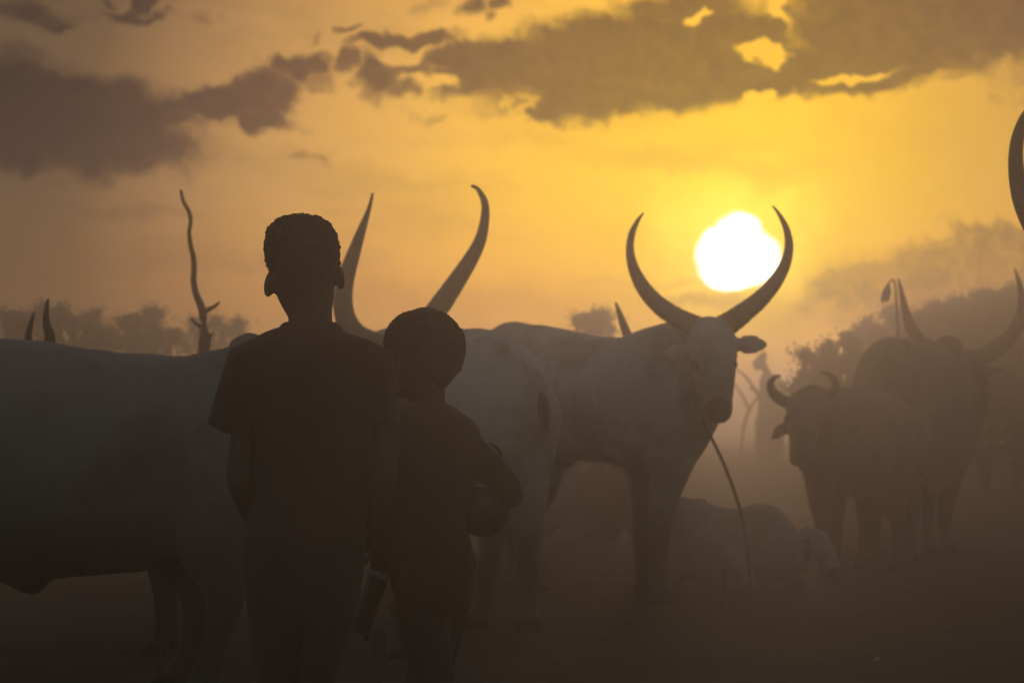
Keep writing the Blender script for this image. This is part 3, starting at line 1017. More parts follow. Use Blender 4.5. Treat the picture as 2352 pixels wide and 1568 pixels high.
# ------------------------------------------------------------------ people
def hand(s, wrist, dirv, palm_n, thumb, L, curl=.5):
    """palm, four unequal fingers and a thumb; L = length of the hand"""
    wrist, dirv, palm_n, thumb = Vector(wrist), Vector(dirv).normalized(), Vector(palm_n).normalized(), Vector(thumb).normalized()
    pw = L * .21
    s.loft([(wrist, thumb * pw * .62, palm_n * L * .11), (wrist + dirv * L * .2, thumb * pw * .95, palm_n * L * .1), (wrist + dirv * L * .46, thumb * pw, palm_n * L * .085), (wrist + dirv * L * .52, thumb * pw * .9, palm_n * L * .06)], 16)
    for i, (o_, fl) in enumerate(((.78, .46), (.28, .5), (-.24, .47), (-.74, .37))):
        p = wrist + dirv * L * .47 + thumb * pw * o_
        q = [p - dirv * L * .06]
        dcur = dirv.copy()
        a = 0
        for seg in (.45, .32, .23):
            a += curl * .75
            dcur = dirv * math.cos(a) + palm_n * math.sin(a) + thumb * o_ * .12
            q.append(q[-1] + dcur.normalized() * L * fl * (seg + .06))
        r = L * .062
        s.tube(q, [r, r * .95, r * .85, r * .7], n=10, sub=3)
    b = wrist + dirv * L * .14 + thumb * pw * .7
    s.tube([b, b + (dirv * .6 + thumb * .7 + palm_n * .25) * L * .17, b + (dirv * .95 + thumb * .75 + palm_n * .5) * L * .27, b + (dirv * 1.2 + thumb * .62 + palm_n * .75) * L * .34],
           [L * .085, L * .075, L * .066, L * .052], n=10, sub=3)


def foot(s, ankle, fwd, L):
    ankle = Vector(ankle)
    fwd = Vector(fwd).normalized()
    side = Vector((fwd.y, -fwd.x, 0))
    z0 = gz(ankle.x, ankle.y)
    g = Vector((ankle.x, ankle.y, z0))
    s.loft([(g - fwd * L * .22 + Vector((0, 0, L * .13)), side * L * .13, Vector((0, 0, L * .12))), (g + Vector((0, 0, L * .19)), side * L * .15, Vector((0, 0, L * .18))),
            (g + fwd * L * .3 + Vector((0, 0, L * .13)), side * L * .19, Vector((0, 0, L * .12))), (g + fwd * L * .55 + Vector((0, 0, L * .08)), side * L * .2, Vector((0, 0, L * .075)))], 16)
    for i in range(5):
        p = g + fwd * L * (.56 - abs(i - 1) * .02) + side * L * .17 * (i - 2) / 2 + Vector((0, 0, L * .055))
        s.tube([p - fwd * .02, p + fwd * L * .16], [L * .05, L * .04], n=8, sub=1)


def rings_px(s, secs, d, n=32, yaw=0, dome=True, sub=4):
    """stack of level rings: (px, py, half width px, half depth m, distance offset)"""
    out_ = []
    K = [tuple(q) + (0,) * (5 - len(q)) for q in secs]
    if len(K) > 2:
        secs = []
        for i in range(len(K) - 1):
            p1, p2 = np.array(K[i], float), np.array(K[i + 1], float)
            p0 = np.array(K[i - 1], float) if i else 2 * p1 - p2
            p3 = np.array(K[i + 2], float) if i + 2 < len(K) else 2 * p2 - p1
            for j in range(sub):
                t = j / sub
                secs.append(tuple(.5 * (2 * p1 + (p2 - p0) * t + (2 * p0 - 5 * p1 + 4 * p2 - p3) * t * t + (3 * p1 - p0 - 3 * p2 + p3) * t ** 3)))
        secs.append(K[-1])
    cy_, sy_ = math.cos(yaw), math.sin(yaw)
    for q in secs:
        x, y, hw, hd = q[:4]
        dd = d + (q[4] if len(q) > 4 else 0)
        out_.append((P(x, y, dd), Vector((cy_, sy_, 0)) * hw / S(dd), Vector((-sy_, cy_, 0)) * hd))
    s.loft(out_, n, True, dome)


def tube_px(s, pts, d, n=16, sub=5):
    """(px, py, r metres, distance offset)"""
    s.tube([P(q[0], q[1], d + (q[3] if len(q) > 3 else 0)) for q in pts], [q[2] for q in pts], n, sub)


def folds(amp, seed, sx=9, sz=3.2):
    o_ = Vector((seed * 3.7, seed * 1.3, seed * 7.1))

    def f(p):
        a = noise.noise(Vector((p.x * sx, p.y * sx, p.z * sz)) + o_)
        b = noise.noise(Vector((p.x * sx * 2.1 + p.z * 5, p.y * sx * 2, p.z * sz * 2.2)) + o_)
        return amp * (a + .5 * b)
    return f


def curls(root, pts_normals, r, seed, count):
    """short coiled hair: tiny clumps standing proud of the scalp, one mesh"""
    rr_ = random.Random(seed)
    vs, fs = [], []
    t = (1 + 5 ** .5) / 2
    ico = [Vector(v).normalized() for v in ((-1, t, 0), (1, t, 0), (-1, -t, 0), (1, -t, 0), (0, -1, t), (0, 1, t), (0, -1, -t), (0, 1, -t), (t, 0, -1), (t, 0, 1), (-t, 0, -1), (-t, 0, 1))]
    icf = ((0, 11, 5), (0, 5, 1), (0, 1, 7), (0, 7, 10), (0, 10, 11), (1, 5, 9), (5, 11, 4), (11, 10, 2), (10, 7, 6), (7, 1, 8), (3, 9, 4), (3, 4, 2), (3, 2, 6), (3, 6, 8), (3, 8, 9), (4, 9, 5), (2, 4, 11), (6, 2, 10), (8, 6, 7), (9, 8, 1))
    for i in range(count):
        p, nm = rr_.choice(pts_normals)
        rad = r * rr_.uniform(.6, 1.3)
        c = p + nm * rr_.uniform(-.1, .75) * rad + Vector((rr_.uniform(-1, 1), rr_.uniform(-1, 1), rr_.uniform(-1, 1))) * r * .8
        b = len(vs)
        vs.extend([c + v * rad for v in ico])
        fs.extend([tuple(b + k for k in f) for f in icf])
    me = bpy.data.meshes.new('hair')
    me.from_pydata([tuple(v) for v in vs], [], fs)
    return me


def head_of_hair(root, secs, d, yaw, keep, r, count, seed):
    """scalp cap with curls over it"""
    s = Shell()
    rings_px(s, secs, d, 36, yaw, False)
    cap = s.mesh('hair')
    pn = [(v.co.copy(), v.normal.copy()) for v in cap.vertices]
    # denser scalp points
    dense = []
    amax = max(p.area for p in cap.polygons)
    for p in cap.polygons:
        vsx = [cap.vertices[i].co for i in p.vertices]
        for k in range(max(1, round(40 * p.area / amax))):
            ws = [random.random() for _ in vsx]
            t = sum(ws)
            c = Vector()
            for w_, v in zip(ws, vsx):
                c += v * (w_ / t)
            if keep(c):
                dense.append((c, p.normal.copy()))
    cu = curls(root, dense, r, seed, count)
    bm = bmesh.new()
    bm.from_mesh(cap)
    bm.from_mesh(cu)
    bm.to_mesh(cap)
    bm.free()
    cap.polygons.foreach_set('use_smooth', [True] * len(cap.polygons))
    return link_mesh('hair', cap, M['hair'], root)


# ---------- taller boy
d1 = 6.47
boy1 = tag(empty('person', ground_at(702, d1)), 'taller boy in a dark red T-shirt seen from behind, arms held to his front', 'person', 'boys watching the cattle')
s = Shell()
rings_px(s, [(694, 514, 40, .05), (694, 527, 58, .07), (694, 548, 70, .085), (695, 580, 76, .094), (696, 620, 75, .094), (698, 650, 70, .088), (702, 680, 66, .083, .01), (706, 705, 58, .07, .018), (710, 726, 50, .055, .02)], d1)
rings_px(s, [(707, 660, 54, .056), (711, 700, 52, .054), (713, 740, 51, .054), (713, 768, 58, .058), (714, 800, 95, .07)], d1)
tube_px(s, [(704, 690, .04, .05), (707, 725, .035, .07)], d1)                   # jaw and chin on the far side
s.ball(P(700, 655, d1 + .1), Vector((.016, 0, 0)), Vector((0, .018, 0)), Vector((0, 0, .022)))  # nose
s.ball(P(701, 688, d1 + .088), Vector((.024, 0, 0)), Vector((0, .012, 0)), Vector((0, 0, .012)))  # lips
for x, y, a, b_, tl in ((621, 650, 14, 33, 6), (780, 637, 11, 30, -4)):          # ears
    s.ball(P(x, y, d1 - .005), Vector((a / 1000, .006, 0)), Vector((-.004, .016, 0)), Vector((tl / 1000, 0, b_ / 1000)))
tube_px(s, [(582, 838, .046), (565, 925, .037), (559, 1010, .031), (553, 1100, .0325, -.02), (572, 1163, .028, .03), (590, 1205, .024, .09)], d1)
hand(s, P(590, 1205, d1 + .09), (.55, .75, -.55), (.1, -1, -.4), (0, -.3, 1), .125, .5)
tube_px(s, [(846, 838, .046), (878, 925, .037), (886, 1010, .032), (880, 1095, .033, -.02), (868, 1160, .027, .0), (858, 1205, .023, .03)], d1)
hand(s, P(858, 1203, d1 + .03), (-.25, .55, -1), (-.9, .3, .2), (-.1, 1, .3), .125, .6)
rings_px(s, [(712, 800, 120, .075), (714, 900, 122, .085), (716, 1000, 112, .085), (710, 1150, 112, .085), (702, 1280, 118, .09)], d1)
for x0, x1, x2, x3 in ((642, 638, 642, 645), (758, 735, 724, 722)):
    tube_px(s, [(x0, 1290, .075), (x1, 1440, .056), (x2, 1580, .046), (x3, 1700, .038), (x3, 1815, .028)], d1)
    foot(s, P(x3, 1840, d1), (0, 1, 0), .19)
body1 = s.fuse('body', M['skin'], boy1, .0045, 4)
for x in (668, 732):
    Shell().ball(P(x, 628, d1 + .083), .012, n=10, m=6).build('eye', M['eye'], boy1)
head_of_hair(boy1, [(691, 499, 6, .01), (691, 500.5, 23, .035), (691, 504.5, 40, .055), (691, 511, 54, .07), (691, 524, 67, .086), (693, 547, 77, .097), (694, 575, 80, .1), (695, 597, 79, .1), (697, 615, 75, .094), (699, 630, 71, .086, -.004), (700, 646, 58, .07, 0)], d1, 0,
             lambda c: c.z > P(0, 628, d1).z, .0040, 7000, 11)
s = Shell()
rings_px(s, [(713, 757, 66, .064), (713, 768, 100, .074), (713, 782, 136, .084), (713, 800, 158, .092), (715, 850, 150, .10), (717, 900, 142, .104), (720, 1000, 132, .105), (718, 1100, 131, .10), (710, 1180, 137, .104), (703, 1246, 141, .108)], d1, dome=False)
for cs in ([(600, 822, 34, -26), (566, 850, 32, 48), (536, 910, 33, 34), (503, 984, 28, 13)], [(836, 822, 30, 30), (862, 858, -32, 44), (880, 912, -33, 24), (890, 975, -30, 10)]):
    secs = []
    for x, y, ax, ay in cs:
        c = P(x, y, d1)
        v = P(x + ax, y + ay, d1) - c
        secs.append((c, v * (1.0 if len(secs) > 1 else 1.1), Vector((0, .062, 0))))
    s.loft(secs, 24, True, False)
s.ball(P(566, 832, d1), Vector((.034, 0, -.02)), Vector((0, .07, 0)), Vector((.012, 0, .035)))
s.ball(P(856, 834, d1), Vector((.034, 0, .02)), Vector((0, .07, 0)), Vector((-.012, 0, .035)))
shirt1 = s.fuse('t_shirt', M['shirt_red'], boy1, .006, 3, folds(.009, 1))
s = Shell()
rings_px(s, [(713, 740, 60, .060, -.004), (713, 746, 68, .066, -.004), (713, 755, 74, .07, -.004), (713, 764, 78, .072, -.004)], d1, 32, 0, False)
s.build('collar', M['shirt_red'], shirt1)
s = Shell()
rings_px(s, [(706, 1190, 130, .10), (701, 1240, 138, .108), (698, 1290, 139, .11), (696, 1352, 134, .108), (696, 1395, 124, .10)], d1)
for pts in ([(632, 1340, 70, .10), (634, 1420, 66, .094), (636, 1480, 60, .085), (639, 1568, 52, .078), (642, 1660, 50, .072), (645, 1780, 46, .066)],
            [(760, 1340, 66, .10), (756, 1410, 62, .094), (746, 1460, 56, .085), (730, 1522, 47, .078), (724, 1580, 48, .074), (722, 1660, 48, .07), (722, 1780, 45, .066)]):
    rings_px(s, pts, d1, 24, 0, False)
s.fuse('trousers', M['trousers'], boy1, .0065, 3, folds(.008, 2))

# ---------- smaller boy
d2 = 6.754
boy2 = tag(empty('person', ground_at(985, d2)), 'smaller boy in dark clothes standing close at the right of the taller boy', 'person', 'boys watching the cattle')
s = Shell()
yaw2 = R(50)
rings_px(s, [(975, 733, 48, .05), (974, 745, 72, .075), (975, 775, 87, .092), (976, 805, 88, .094), (975, 835, 83, .09), (974, 855, 72, .082), (970, 875, 62, .07), (966, 892, 52, .056)], d2)
rings_px(s, [(980, 870, 46, .05), (980, 895, 43, .046), (981, 915, 41, .044), (981, 932, 46, .048), (983, 955, 80, .06)], d2)
tube_px(s, [(945, 868, .04, .03), (926, 888, .032, .06)], d2)
s.ball(P(908, 835, d2 + .075), Vector((.016, .012, 0)), Vector((-.01, .016, 0)), Vector((0, 0, .02)))
s.ball(P(922, 862, d2 + .075), Vector((.02, .016, 0)), Vector((-.008, .01, 0)), Vector((0, 0, .011)))
s.ball(P(931, 836, d2 - .07), Vector((.014, .012, 0)), Vector((-.01, .012, 0)), Vector((.002, 0, .028)))
s.ball(P(1036, 830, d2 + .06), Vector((.012, .01, 0)), Vector((-.01, .012, 0)), Vector((0, 0, .028)))
rings_px(s, [(985, 955, 80, .06), (990, 1000, 88, .075), (990, 1100, 88, .08), (988, 1200, 84, .08), (988, 1290, 84, .085)], d2)
# right arm bent round the bowl
tube_px(s, [(1040, 1005, .045, 0), (1108, 1066, .034, 0), (1174, 1131, .029, .01), (1146, 1150, .027, .12), (1092, 1166, .024, .19)], d2)
hand(s, P(1096, 1166, d2 + .185), (-1, .15, -.05), (0, -1, 0), (0, 0, 1), .12, .45)
# left arm hanging
tube_px(s, [(908, 1000, .045, 0), (897, 1085, .036, 0), (890, 1150, .032, -.01), (886, 1215, .027, .0), (880, 1262, .023, .0)], d2)
hand(s, P(880, 1258, d2), (-.2, .1, -1), (.1, .8, .2), (-.9, .2, .2), .105, .8)
tube_px(s, [(955, 1290, .075, 0), (975, 1420, .055, 0), (986, 1530, .048, 0), (988, 1590, .05, -.01), (984, 1680, .038, 0), (976, 1780, .027, 0)], d2)
foot(s, P(976, 1800, d2), (-.15, 1, 0), .175)
tube_px(s, [(1030, 1290, .07, .02), (1030, 1400, .05, .1), (1008, 1520, .042, .2), (1005, 1640, .036, .18), (1010, 1760, .026, .14)], d2)
foot(s, P(1010, 1780, d2 + .14), (.15, 1, 0), .175)
s.fuse('body', M['skin'], boy2, .0045, 4)
for x, y, dd in ((912, 815, .07), (955, 815, .085)):
    Shell().ball(P(x - 6, y, d2 + dd), .011, n=10, m=6).build('eye', M['eye'], boy2)
head_of_hair(boy2, [(975, 714, 6, .008), (974, 716, 28, .03), (973, 725, 54, .058), (973, 748, 78, .084), (975, 775, 91, .098), (976, 802, 91.5, .1), (977, 828, 86, .096), (980, 850, 76, .086, -.004), (981, 868, 62, .07, -.004), (981, 884, 49, .052, -.002), (981, 896, 38, .04, 0)], d2, 0,
             lambda c: c.z > P(0, 852, d2).z and (c.x > P(920, 0, d2).x or c.z > P(0, 800, d2).z), .0021, 6000, 12)
s = Shell()
rings_px(s, [(982, 930, 53, .052), (984, 944, 74, .068), (986, 962, 98, .084), (990, 990, 112, .094), (992, 1040, 110, .10), (990, 1100, 103, .10), (984, 1160, 95, .096), (983, 1220, 95, .098), (990, 1290, 97, .104)], d2, dome=False)
for pts in ([(1026, 1000, .056, 0), (1091, 1051, .044, 0), (1153, 1104, .035, .0), (1175, 1132, .033, .01)], [(915, 985, .056, 0), (899, 1060, .047, 0), (891, 1140, .041, -.005), (886, 1215, .036, 0), (880, 1262, .036, 0), (877, 1298, .03, 0)]):
    tube_px(s, pts, d2)
s.fuse('shirt', M['shirt_brown'], boy2, .006, 3, folds(.008, 3))
s = Shell()
rings_px(s, [(981, 926, 46, .047), (982, 934, 56, .054), (983, 944, 68, .062)], d2, 28, 0, False)
s.build('collar', M['shirt_brown'], boy2)
# fold of the sleeve standing off the arm
s = Shell()
s.tube([P(1126, 1018, d2), P(1138, 1026, d2), P(1149, 1042, d2), P(1151, 1060, d2)], [.003, .0045, .0045, .003], 8, 5)
s.build('sleeve_fold', M['shirt_brown'], boy2)
s = Shell()
rings_px(s, [(986, 1230, 92, .098), (992, 1280, 95, .104), (996, 1320, 93, .106), (995, 1370, 88, .10)], d2)
rings_px(s, [(962, 1330, 58, .098), (966, 1400, 60, .092), (974, 1450, 60, .084), (980, 1490, 58, .076), (986, 1525, 53, .07), (988, 1568, 57, .072), (986, 1660, 50, .066), (978, 1760, 42, .058)], d2, 24, 0, False)
rings_px(s, [(1034, 1320, 54, .098, .0), (1032, 1370, 53, .09, .03), (1024, 1420, 44, .08, .07), (1012, 1475, 38, .07, .1), (1006, 1530, 34, .064, .13), (1006, 1650, 32, .058, .13), (1010, 1750, 30, .052, .12)], d2, 24, 0, False)
s.fuse('trousers', M['trousers_red'], boy2, .0065, 3, folds(.007, 5))

# ---------- round bowl under the smaller boy's arm
bc = P(1108, 1169, d2 + .035)
rb = 64 / S(d2 + .035)
bowl = tag(empty('bowl', bc - Vector((0, 0, rb))), 'round dark gourd bowl with a pale rim held under the smaller boy\'s right arm', 'bowl')
s = Shell()
prof = [(.02, -1), (.35, -.94), (.66, -.76), (.88, -.48), (.99, -.1), (.98, .25), (.88, .52), (.80, .66), (.76, .72), (.70, .70), (.74, .5), (.84, .2), (.82, -.3), (.5, -.75), (.02, -.9)]
tiltm = Matrix.Rotation(R(-10), 3, 'X') @ Matrix.Rotation(R(4), 3, 'Y')
rings = [[bc + tiltm @ Vector((rb * r_ * math.cos(2 * math.pi * j / 40), rb * r_ * math.sin(2 * math.pi * j / 40), rb * z)) for j in range(40)] for r_, z in prof]
s.ring_loft(rings)
s.build('shell', M['gourd'], bowl)
s = Shell()
prof = [(.80, .66), (.82, .71), (.79, .75), (.73, .745), (.70, .70), (.75, .66), (.80, .66)]
s.ring_loft([[bc + tiltm @ Vector((rb * r_ * math.cos(2 * math.pi * j / 40), rb * r_ * math.sin(2 * math.pi * j / 40), rb * z + .002)) for j in range(40)] for r_, z in prof], False)
s.build('rim', M['rim'], bowl)

# ---------- slim container hanging from the smaller boy's left hand
dc = d2 - .03
top, bot = P(870, 1320, dc), P(825, 1452, dc)
ax = (bot - top).normalized()
u = (P(893, 1335, dc) - P(849, 1304, dc)).normalized()
v = ax.cross(u).normalized()
u = v.cross(ax)
can = tag(empty('container', bot), 'slim dark container with a pale rim hanging from the smaller boy\'s left hand', 'container')
s = Shell()
L = (bot - top).length
s.loft([(top, u * .0245, v * .0245), (top + ax * .012, u * .026, v * .026), (top + ax * L * .3, u * .0255, v * .025), (top + ax * L * .7, u * .0235, v * .023), (top + ax * L * .95, u * .0235, v * .022), (top + ax * L, u * .021, v * .02)], 24, True, False)
s.build('vessel', M['plastic'], can)
s = Shell()
s.loft([(top - ax * .006, u * .0262, v * .0262), (top - ax * .003, u * .0275, v * .0275), (top + ax * .004, u * .0275, v * .0275), (top + ax * .008, u * .0262, v * .0262)], 28, True, False)
s.build('rim', M['dull_rim'], can)
s = Shell()
s.tube([bot + u * .018, bot + u * .022 + ax * .008, bot + u * .018 + ax * .016], [.006, .006, .004], 8, 3)
s.build('knob', M['plastic'], can)

# ---------- herder far behind
dm = 46.0
man = tag(empty('person', ground_at(1766, dm)), 'distant herder in a long wrap, head bowed, beyond the muzzle of the sunlit ox', 'person')
s = Shell()
k = S(dm)
s.loft([(P(1752, 811, dm), Vector((.06, 0, .02)), Vector((0, .07, 0))), (P(1748, 822, dm), Vector((.105, 0, .02)), Vector((0, .08, 0))), (P(1744, 835, dm), Vector((.10, 0, .02)), Vector((0, .08, 0))), (P(1740, 846, dm), Vector((.06, 0, .01)), Vector((0, .06, 0)))], 16)
s.ball(P(1728, 833, dm), .025)
s.tube([P(1750, 832, dm), P(1760, 852, dm), P(1766, 868, dm)], [.065, .06, .08], 12, 4)
rings_px(s, [(1766, 862, 12, .09), (1770, 876, 22, .11), (1772, 900, 24, .12), (1770, 940, 23, .11), (1770, 990, 24, .12)], dm, 18)
s.tube([P(1756, 882, dm - .1), P(1748, 920, dm - .14), P(1741, 905, dm - .2), P(1735, 898, dm - .22)], [.055, .045, .036, .03], 10, 4)
s.tube([P(1790, 886, dm), P(1797, 925, dm), P(1793, 960, dm)], [.06, .048, .04], 10, 4)
hand(s, P(1736, 899, dm - .21), (-.6, 0, .5), (0, 1, 0), (.6, 0, .6), .17, .9)
hand(s, P(1793, 960, dm), (-.1, 0, -1), (-1, 0, 0), (0, 1, 0), .17, .4)
for x in (1757, 1784):
    e = ground_at(x, dm)
    s.tube([P(x, 985, dm), P(x, 1015, dm), e + Vector((0, 0, .06))], [.1, .075, .05], 12, 4)
    foot(s, e, (-1, -.3, 0), .25)
s.fuse('body', M['skin'], man, .02, 3)
s = Shell()
rings_px(s, [(1764, 860, 14, .1), (1772, 874, 27, .125), (1776, 895, 32, .14), (1774, 935, 33, .14), (1770, 970, 35, .15), (1768, 1010, 33, .16), (1767, 1043, 34, .16)], dm, 24, 0, False)
s.fuse('wrap', M['cloth_pale'], man, .02, 2, folds(.014, 8, 5, 1.5))
st_ = tag(empty('staff', ground_at(1701, dm - .3)), 'forked wooden staff leaning beside the distant herder', 'staff')
ds_ = dm - .26
e = ground_at(1701, ds_)
s = Shell()
s.tube([P(1745, 905, ds_), P(1733, 922, ds_), P(1722, 940, ds_), P(1709, 977, ds_), P(1703, 1030, ds_), e], [.02, .022, .026, .024, .022, .02], 10, 4)
s.build('shaft', M['wood'], st_)
s = Shell()
s.tube([P(1721, 940, ds_), P(1707, 912, ds_), P(1694, 892, ds_), P(1680, 874, ds_)], [.024, .022, .02, .016], 10, 4)
s.build('prong', M['wood'], st_)
s = Shell()
s.tube([P(1684, 843, ds_), P(1700, 853, ds_), P(1716, 868, ds_), P(1730, 888, ds_), P(1746, 905, ds_)], [.016, .02, .024, .024, .02], 10, 4)
s.build('prong', M['wood'], st_)

# ------------------------------------------------------------------ ropes, stakes, poles
dr = 13.55
e = ground_at(1722, 13.3)
rope = Shell()
rope.tube([P(1612, 962, dr), P(1625, 988, 13.52), P(1654, 1046, 13.5), P(1681, 1112, 13.45), P(1702, 1180, 13.4), P(1716, 1250, 13.35), P(1720, 1320, 13.3), e + Vector((0, 0, .03))], [.008] * 8, 8, 6)
o = rope.build('rope', M['rope'])
tag(o, 'slack lead rope running from the neck of the ox with the sun to the ground', 'rope')
s = Shell()
s.tube([P(1545, 905, 13.62), P(1580, 960, 13.5), P(1620, 975, 13.48), P(1660, 950, 13.6)], [.008] * 4, 8, 6)

ss_ = Shell()
e = ground_at(871, 9.6)
ss_.tube([e - Vector((0, 0, .1)), e + Vector((0, 0, .08)), P(871, 1480, 9.6), P(871, 1446, 9.6)], [.024, .024, .0235, .022], 12, 4)
o = ss_.build('stake', M['wood'])
tag(o, 'short wooden stake standing in the dust between the legs of the two boys', 'stake')

ss_ = Shell()
e = ground_at(1664, 13.15)
ss_.tube([e - Vector((0, 0, .1)), e + Vector((0, 0, .06)), P(1663, 1350, 13.15), P(1664, 1306, 13.15)], [.015, .015, .0145, .013], 12, 4)
o = ss_.build('stake', M['wood'])
tag(o, 'slender tethering stake in front of the lying pale calf', 'stake')

# thin stick leaning under the left ox
e = ground_at(372, 9.9)
s = Shell()
s.tube([P(338, 1290, 9.8), P(352, 1340, 9.83), P(362, 1390, 9.87), e], [.008, .009, .01, .01], 8, 4)
o = s.build('stick', M['wood'])
tag(o, 'thin stick leaning under the belly of the huge left ox', 'stick')

# pole with a hanging tassel
dp = 21.0
pole = tag(empty('pole', ground_at(2066, dp)), 'thin pole with a drooping tassel beside the left horn of the grey ox', 'pole')
e = ground_at(2066, dp)
s = Shell()
s.tube([e, P(2065, 900, dp), P(2063, 780, dp), P(2059, 690, dp), P(2056, 655, dp), P(2050, 642, dp), P(2042, 650, dp), P(2039, 660, dp)], [.014, .013, .012, .010, .009, .008, .007, .006], 8, 5)
s.build('shaft', M['wood'], pole)
s = Shell()
rr = random.Random(2)
for i in range(40):
    o1 = Vector((rr.uniform(-1, 1), rr.uniform(-1, 1), 0)) * .026
    s.tube([P(2040, 654, dp) + o1 * .3, P(2036, 672, dp) + o1, P(2031, 692 + rr.uniform(-4, 2), dp) + o1], [.007, .008, .004], 5, 3)
s.build('tassel', M['tail_hair'], pole)

# pale pebble
pb = P(2015, 1510, 10.62)
s = Shell()
s.ball(Vector((pb.x, 10.62, gz(pb.x, 10.62) + .008)), Vector((.014, .004, .002)), Vector((-.002, .01, 0)), Vector((0, 0, .008)), n=12, m=7)
o = s.build('pebble', M['stone'])
tag(o, 'tiny pale pebble alone on the dark ground at the lower right', 'pebble')

# ------------------------------------------------------------------ dead tree
dt = 14.5
kt = 1 / S(dt)
dead = tag(empty('dead_tree', ground_at(468, dt)), 'bare dead tree with one tall crooked limb behind the huge left ox', 'tree')
s = Shell()
e = ground_at(467, dt)
f = .3516


def z1(x, y):
    return x * f, 367.5 + y * f


def tw(pts):
    q, r = [], []
    for x, y, rad in pts:
        a, b = z1(x, y)
        q.append(P(a, b, dt))
        r.append(max(rad * f * kt, .006))
    return q, r


q, r = tw([(1322, 1000, 27), (1330, 1060, 26), (1328, 1120, 28), (1325, 1250, 31), (1326, 1400, 34), (1328, 1600, 38)])
s.tube(q + [e + Vector((0, 0, -.1))], [r[0] * .7] + r[1:] + [r[-1] * 1.35], 16, 5)
q, r = tw([(1300, 1250, 18), (1362, 1235, 15), (1375, 1180, 13), (1385, 1140, 11), (1400, 1088, 5)])
s.tube(q, r, 10, 5)
s.fuse('trunk', M['bark'], dead, .014, 2, lambda p: .006 * noise.noise(p * 14))
q, r = tw([(1182, 200, 10), (1192, 250, 12), (1205, 285, 13), (1235, 340, 14), (1245, 400, 13.5), (1238, 450, 13.5), (1236, 490, 14), (1248, 570, 16), (1264, 640, 18), (1268, 720, 19), (1264, 790, 20), (1282, 880, 22), (1306, 935, 25), (1322, 985, 27), (1328, 1040, 26)])
s = Shell()
s.tube(q, r, 14, 5)
s.build('branch', M['bark'], dead)
for pts in ([(1325, 1010, 22), (1345, 985, 19), (1385, 965, 14), (1412, 948, 11), (1432, 928, 6)], [(1325, 1110, 18), (1300, 1082, 14), (1275, 1064, 10), (1248, 1032, 5)]):
    q, r = tw(pts)
    s = Shell()
    s.tube(q, r, 10, 5)
    s.build('branch', M['bark'], dead)


# ------------------------------------------------------------------ bushes and trees beyond the camp
def bush(name, label, d, clumps, stems, leafmat, seed, group, dens=1.0, cat='tree'):
    rr_ = random.Random(seed)
    base = ground_at(stems[0], d)
    root = tag(empty(name, base), label, cat, group)
    vs, fs = [], []
    k = S(d)
    centres = []
    for (x, y, rad) in list(clumps):
        for q_ in range(2 if rad < 35 else 0):
            a_ = rr_.uniform(.1, math.pi - .1)
            clumps.append((x + math.cos(a_) * rad * 1.2, y - math.sin(a_) * rad * 1.15, rad * rr_.uniform(.2, .42)))
    for (x, y, rad) in clumps:
        dd = d + rr_.uniform(-1, 1) * rad / k * 1.2
        c = P(x, y, dd)
        R_ = rad / k
        centres.append((c, R_))
        # each clump is a spray of smaller leaf tufts, so the outline stays ragged
        for t in range(int((6 + rad * .36) * dens)):
            u_ = Vector((rr_.gauss(0, 1), rr_.gauss(0, 1), rr_.gauss(0, 1))).normalized()
            tcen = c + Vector((u_.x * R_, u_.y * R_ * 1.1, u_.z * R_ * .85)) * (rr_.random() ** .45)
            tr = rr_.uniform(.04, .125)
            for l in range(rr_.randint(14, 26)):
                p = tcen + Vector((rr_.gauss(0, 1), rr_.gauss(0, 1), rr_.gauss(0, .8))) * tr * .6
                a = Vector((rr_.gauss(0, 1), rr_.gauss(0, 1), rr_.gauss(0, 1))).normalized()
                b = a.orthogonal().normalized()
                sz = rr_.uniform(.012, .030)
                i0 = len(vs)
                vs.extend([p - a * sz, p + b * sz * .5, p + a * sz, p - b * sz * .5])
                fs.append((i0, i0 + 1, i0 + 2, i0 + 3))
    me = bpy.data.meshes.new('crown')
    me.from_pydata([tuple(v) for v in vs], [], fs)
    link_mesh('crown', me, leafmat, root)
    s_ = Shell()
    for i, x in enumerate(stems):
        g = ground_at(x, d)
        top_ = g + Vector((rr_.uniform(-.12, .12), rr_.uniform(-.15, .15), .5))
        s_.tube([g - Vector((0, 0, .1)), g + Vector((rr_.uniform(-.05, .05), 0, .35)), top_], [.06, .05, .04], 10, 3)
        for c, R_ in centres:
            if abs(c.x - g.x) < 1.5 and rr_.random() < .9:
                mid = top_.lerp(c, .55) + Vector((rr_.uniform(-.15, .15), rr_.uniform(-.15, .15), rr_.uniform(0, .2)))
                s_.tube([top_ - Vector((0, 0, .06)), mid, c], [.03, .02, .009], 7, 3)
                for q_ in range(4):
                    u_ = Vector((rr_.gauss(0, 1), rr_.gauss(0, 1), rr_.gauss(.3, 1))).normalized()
                    s_.tube([c, c + u_ * R_ * .55, c + u_ * R_ * 1.05 + Vector((0, 0, .05))], [.010, .006, .003], 5, 2)
    s_.build('trunk', M['bark'], root)
    return root


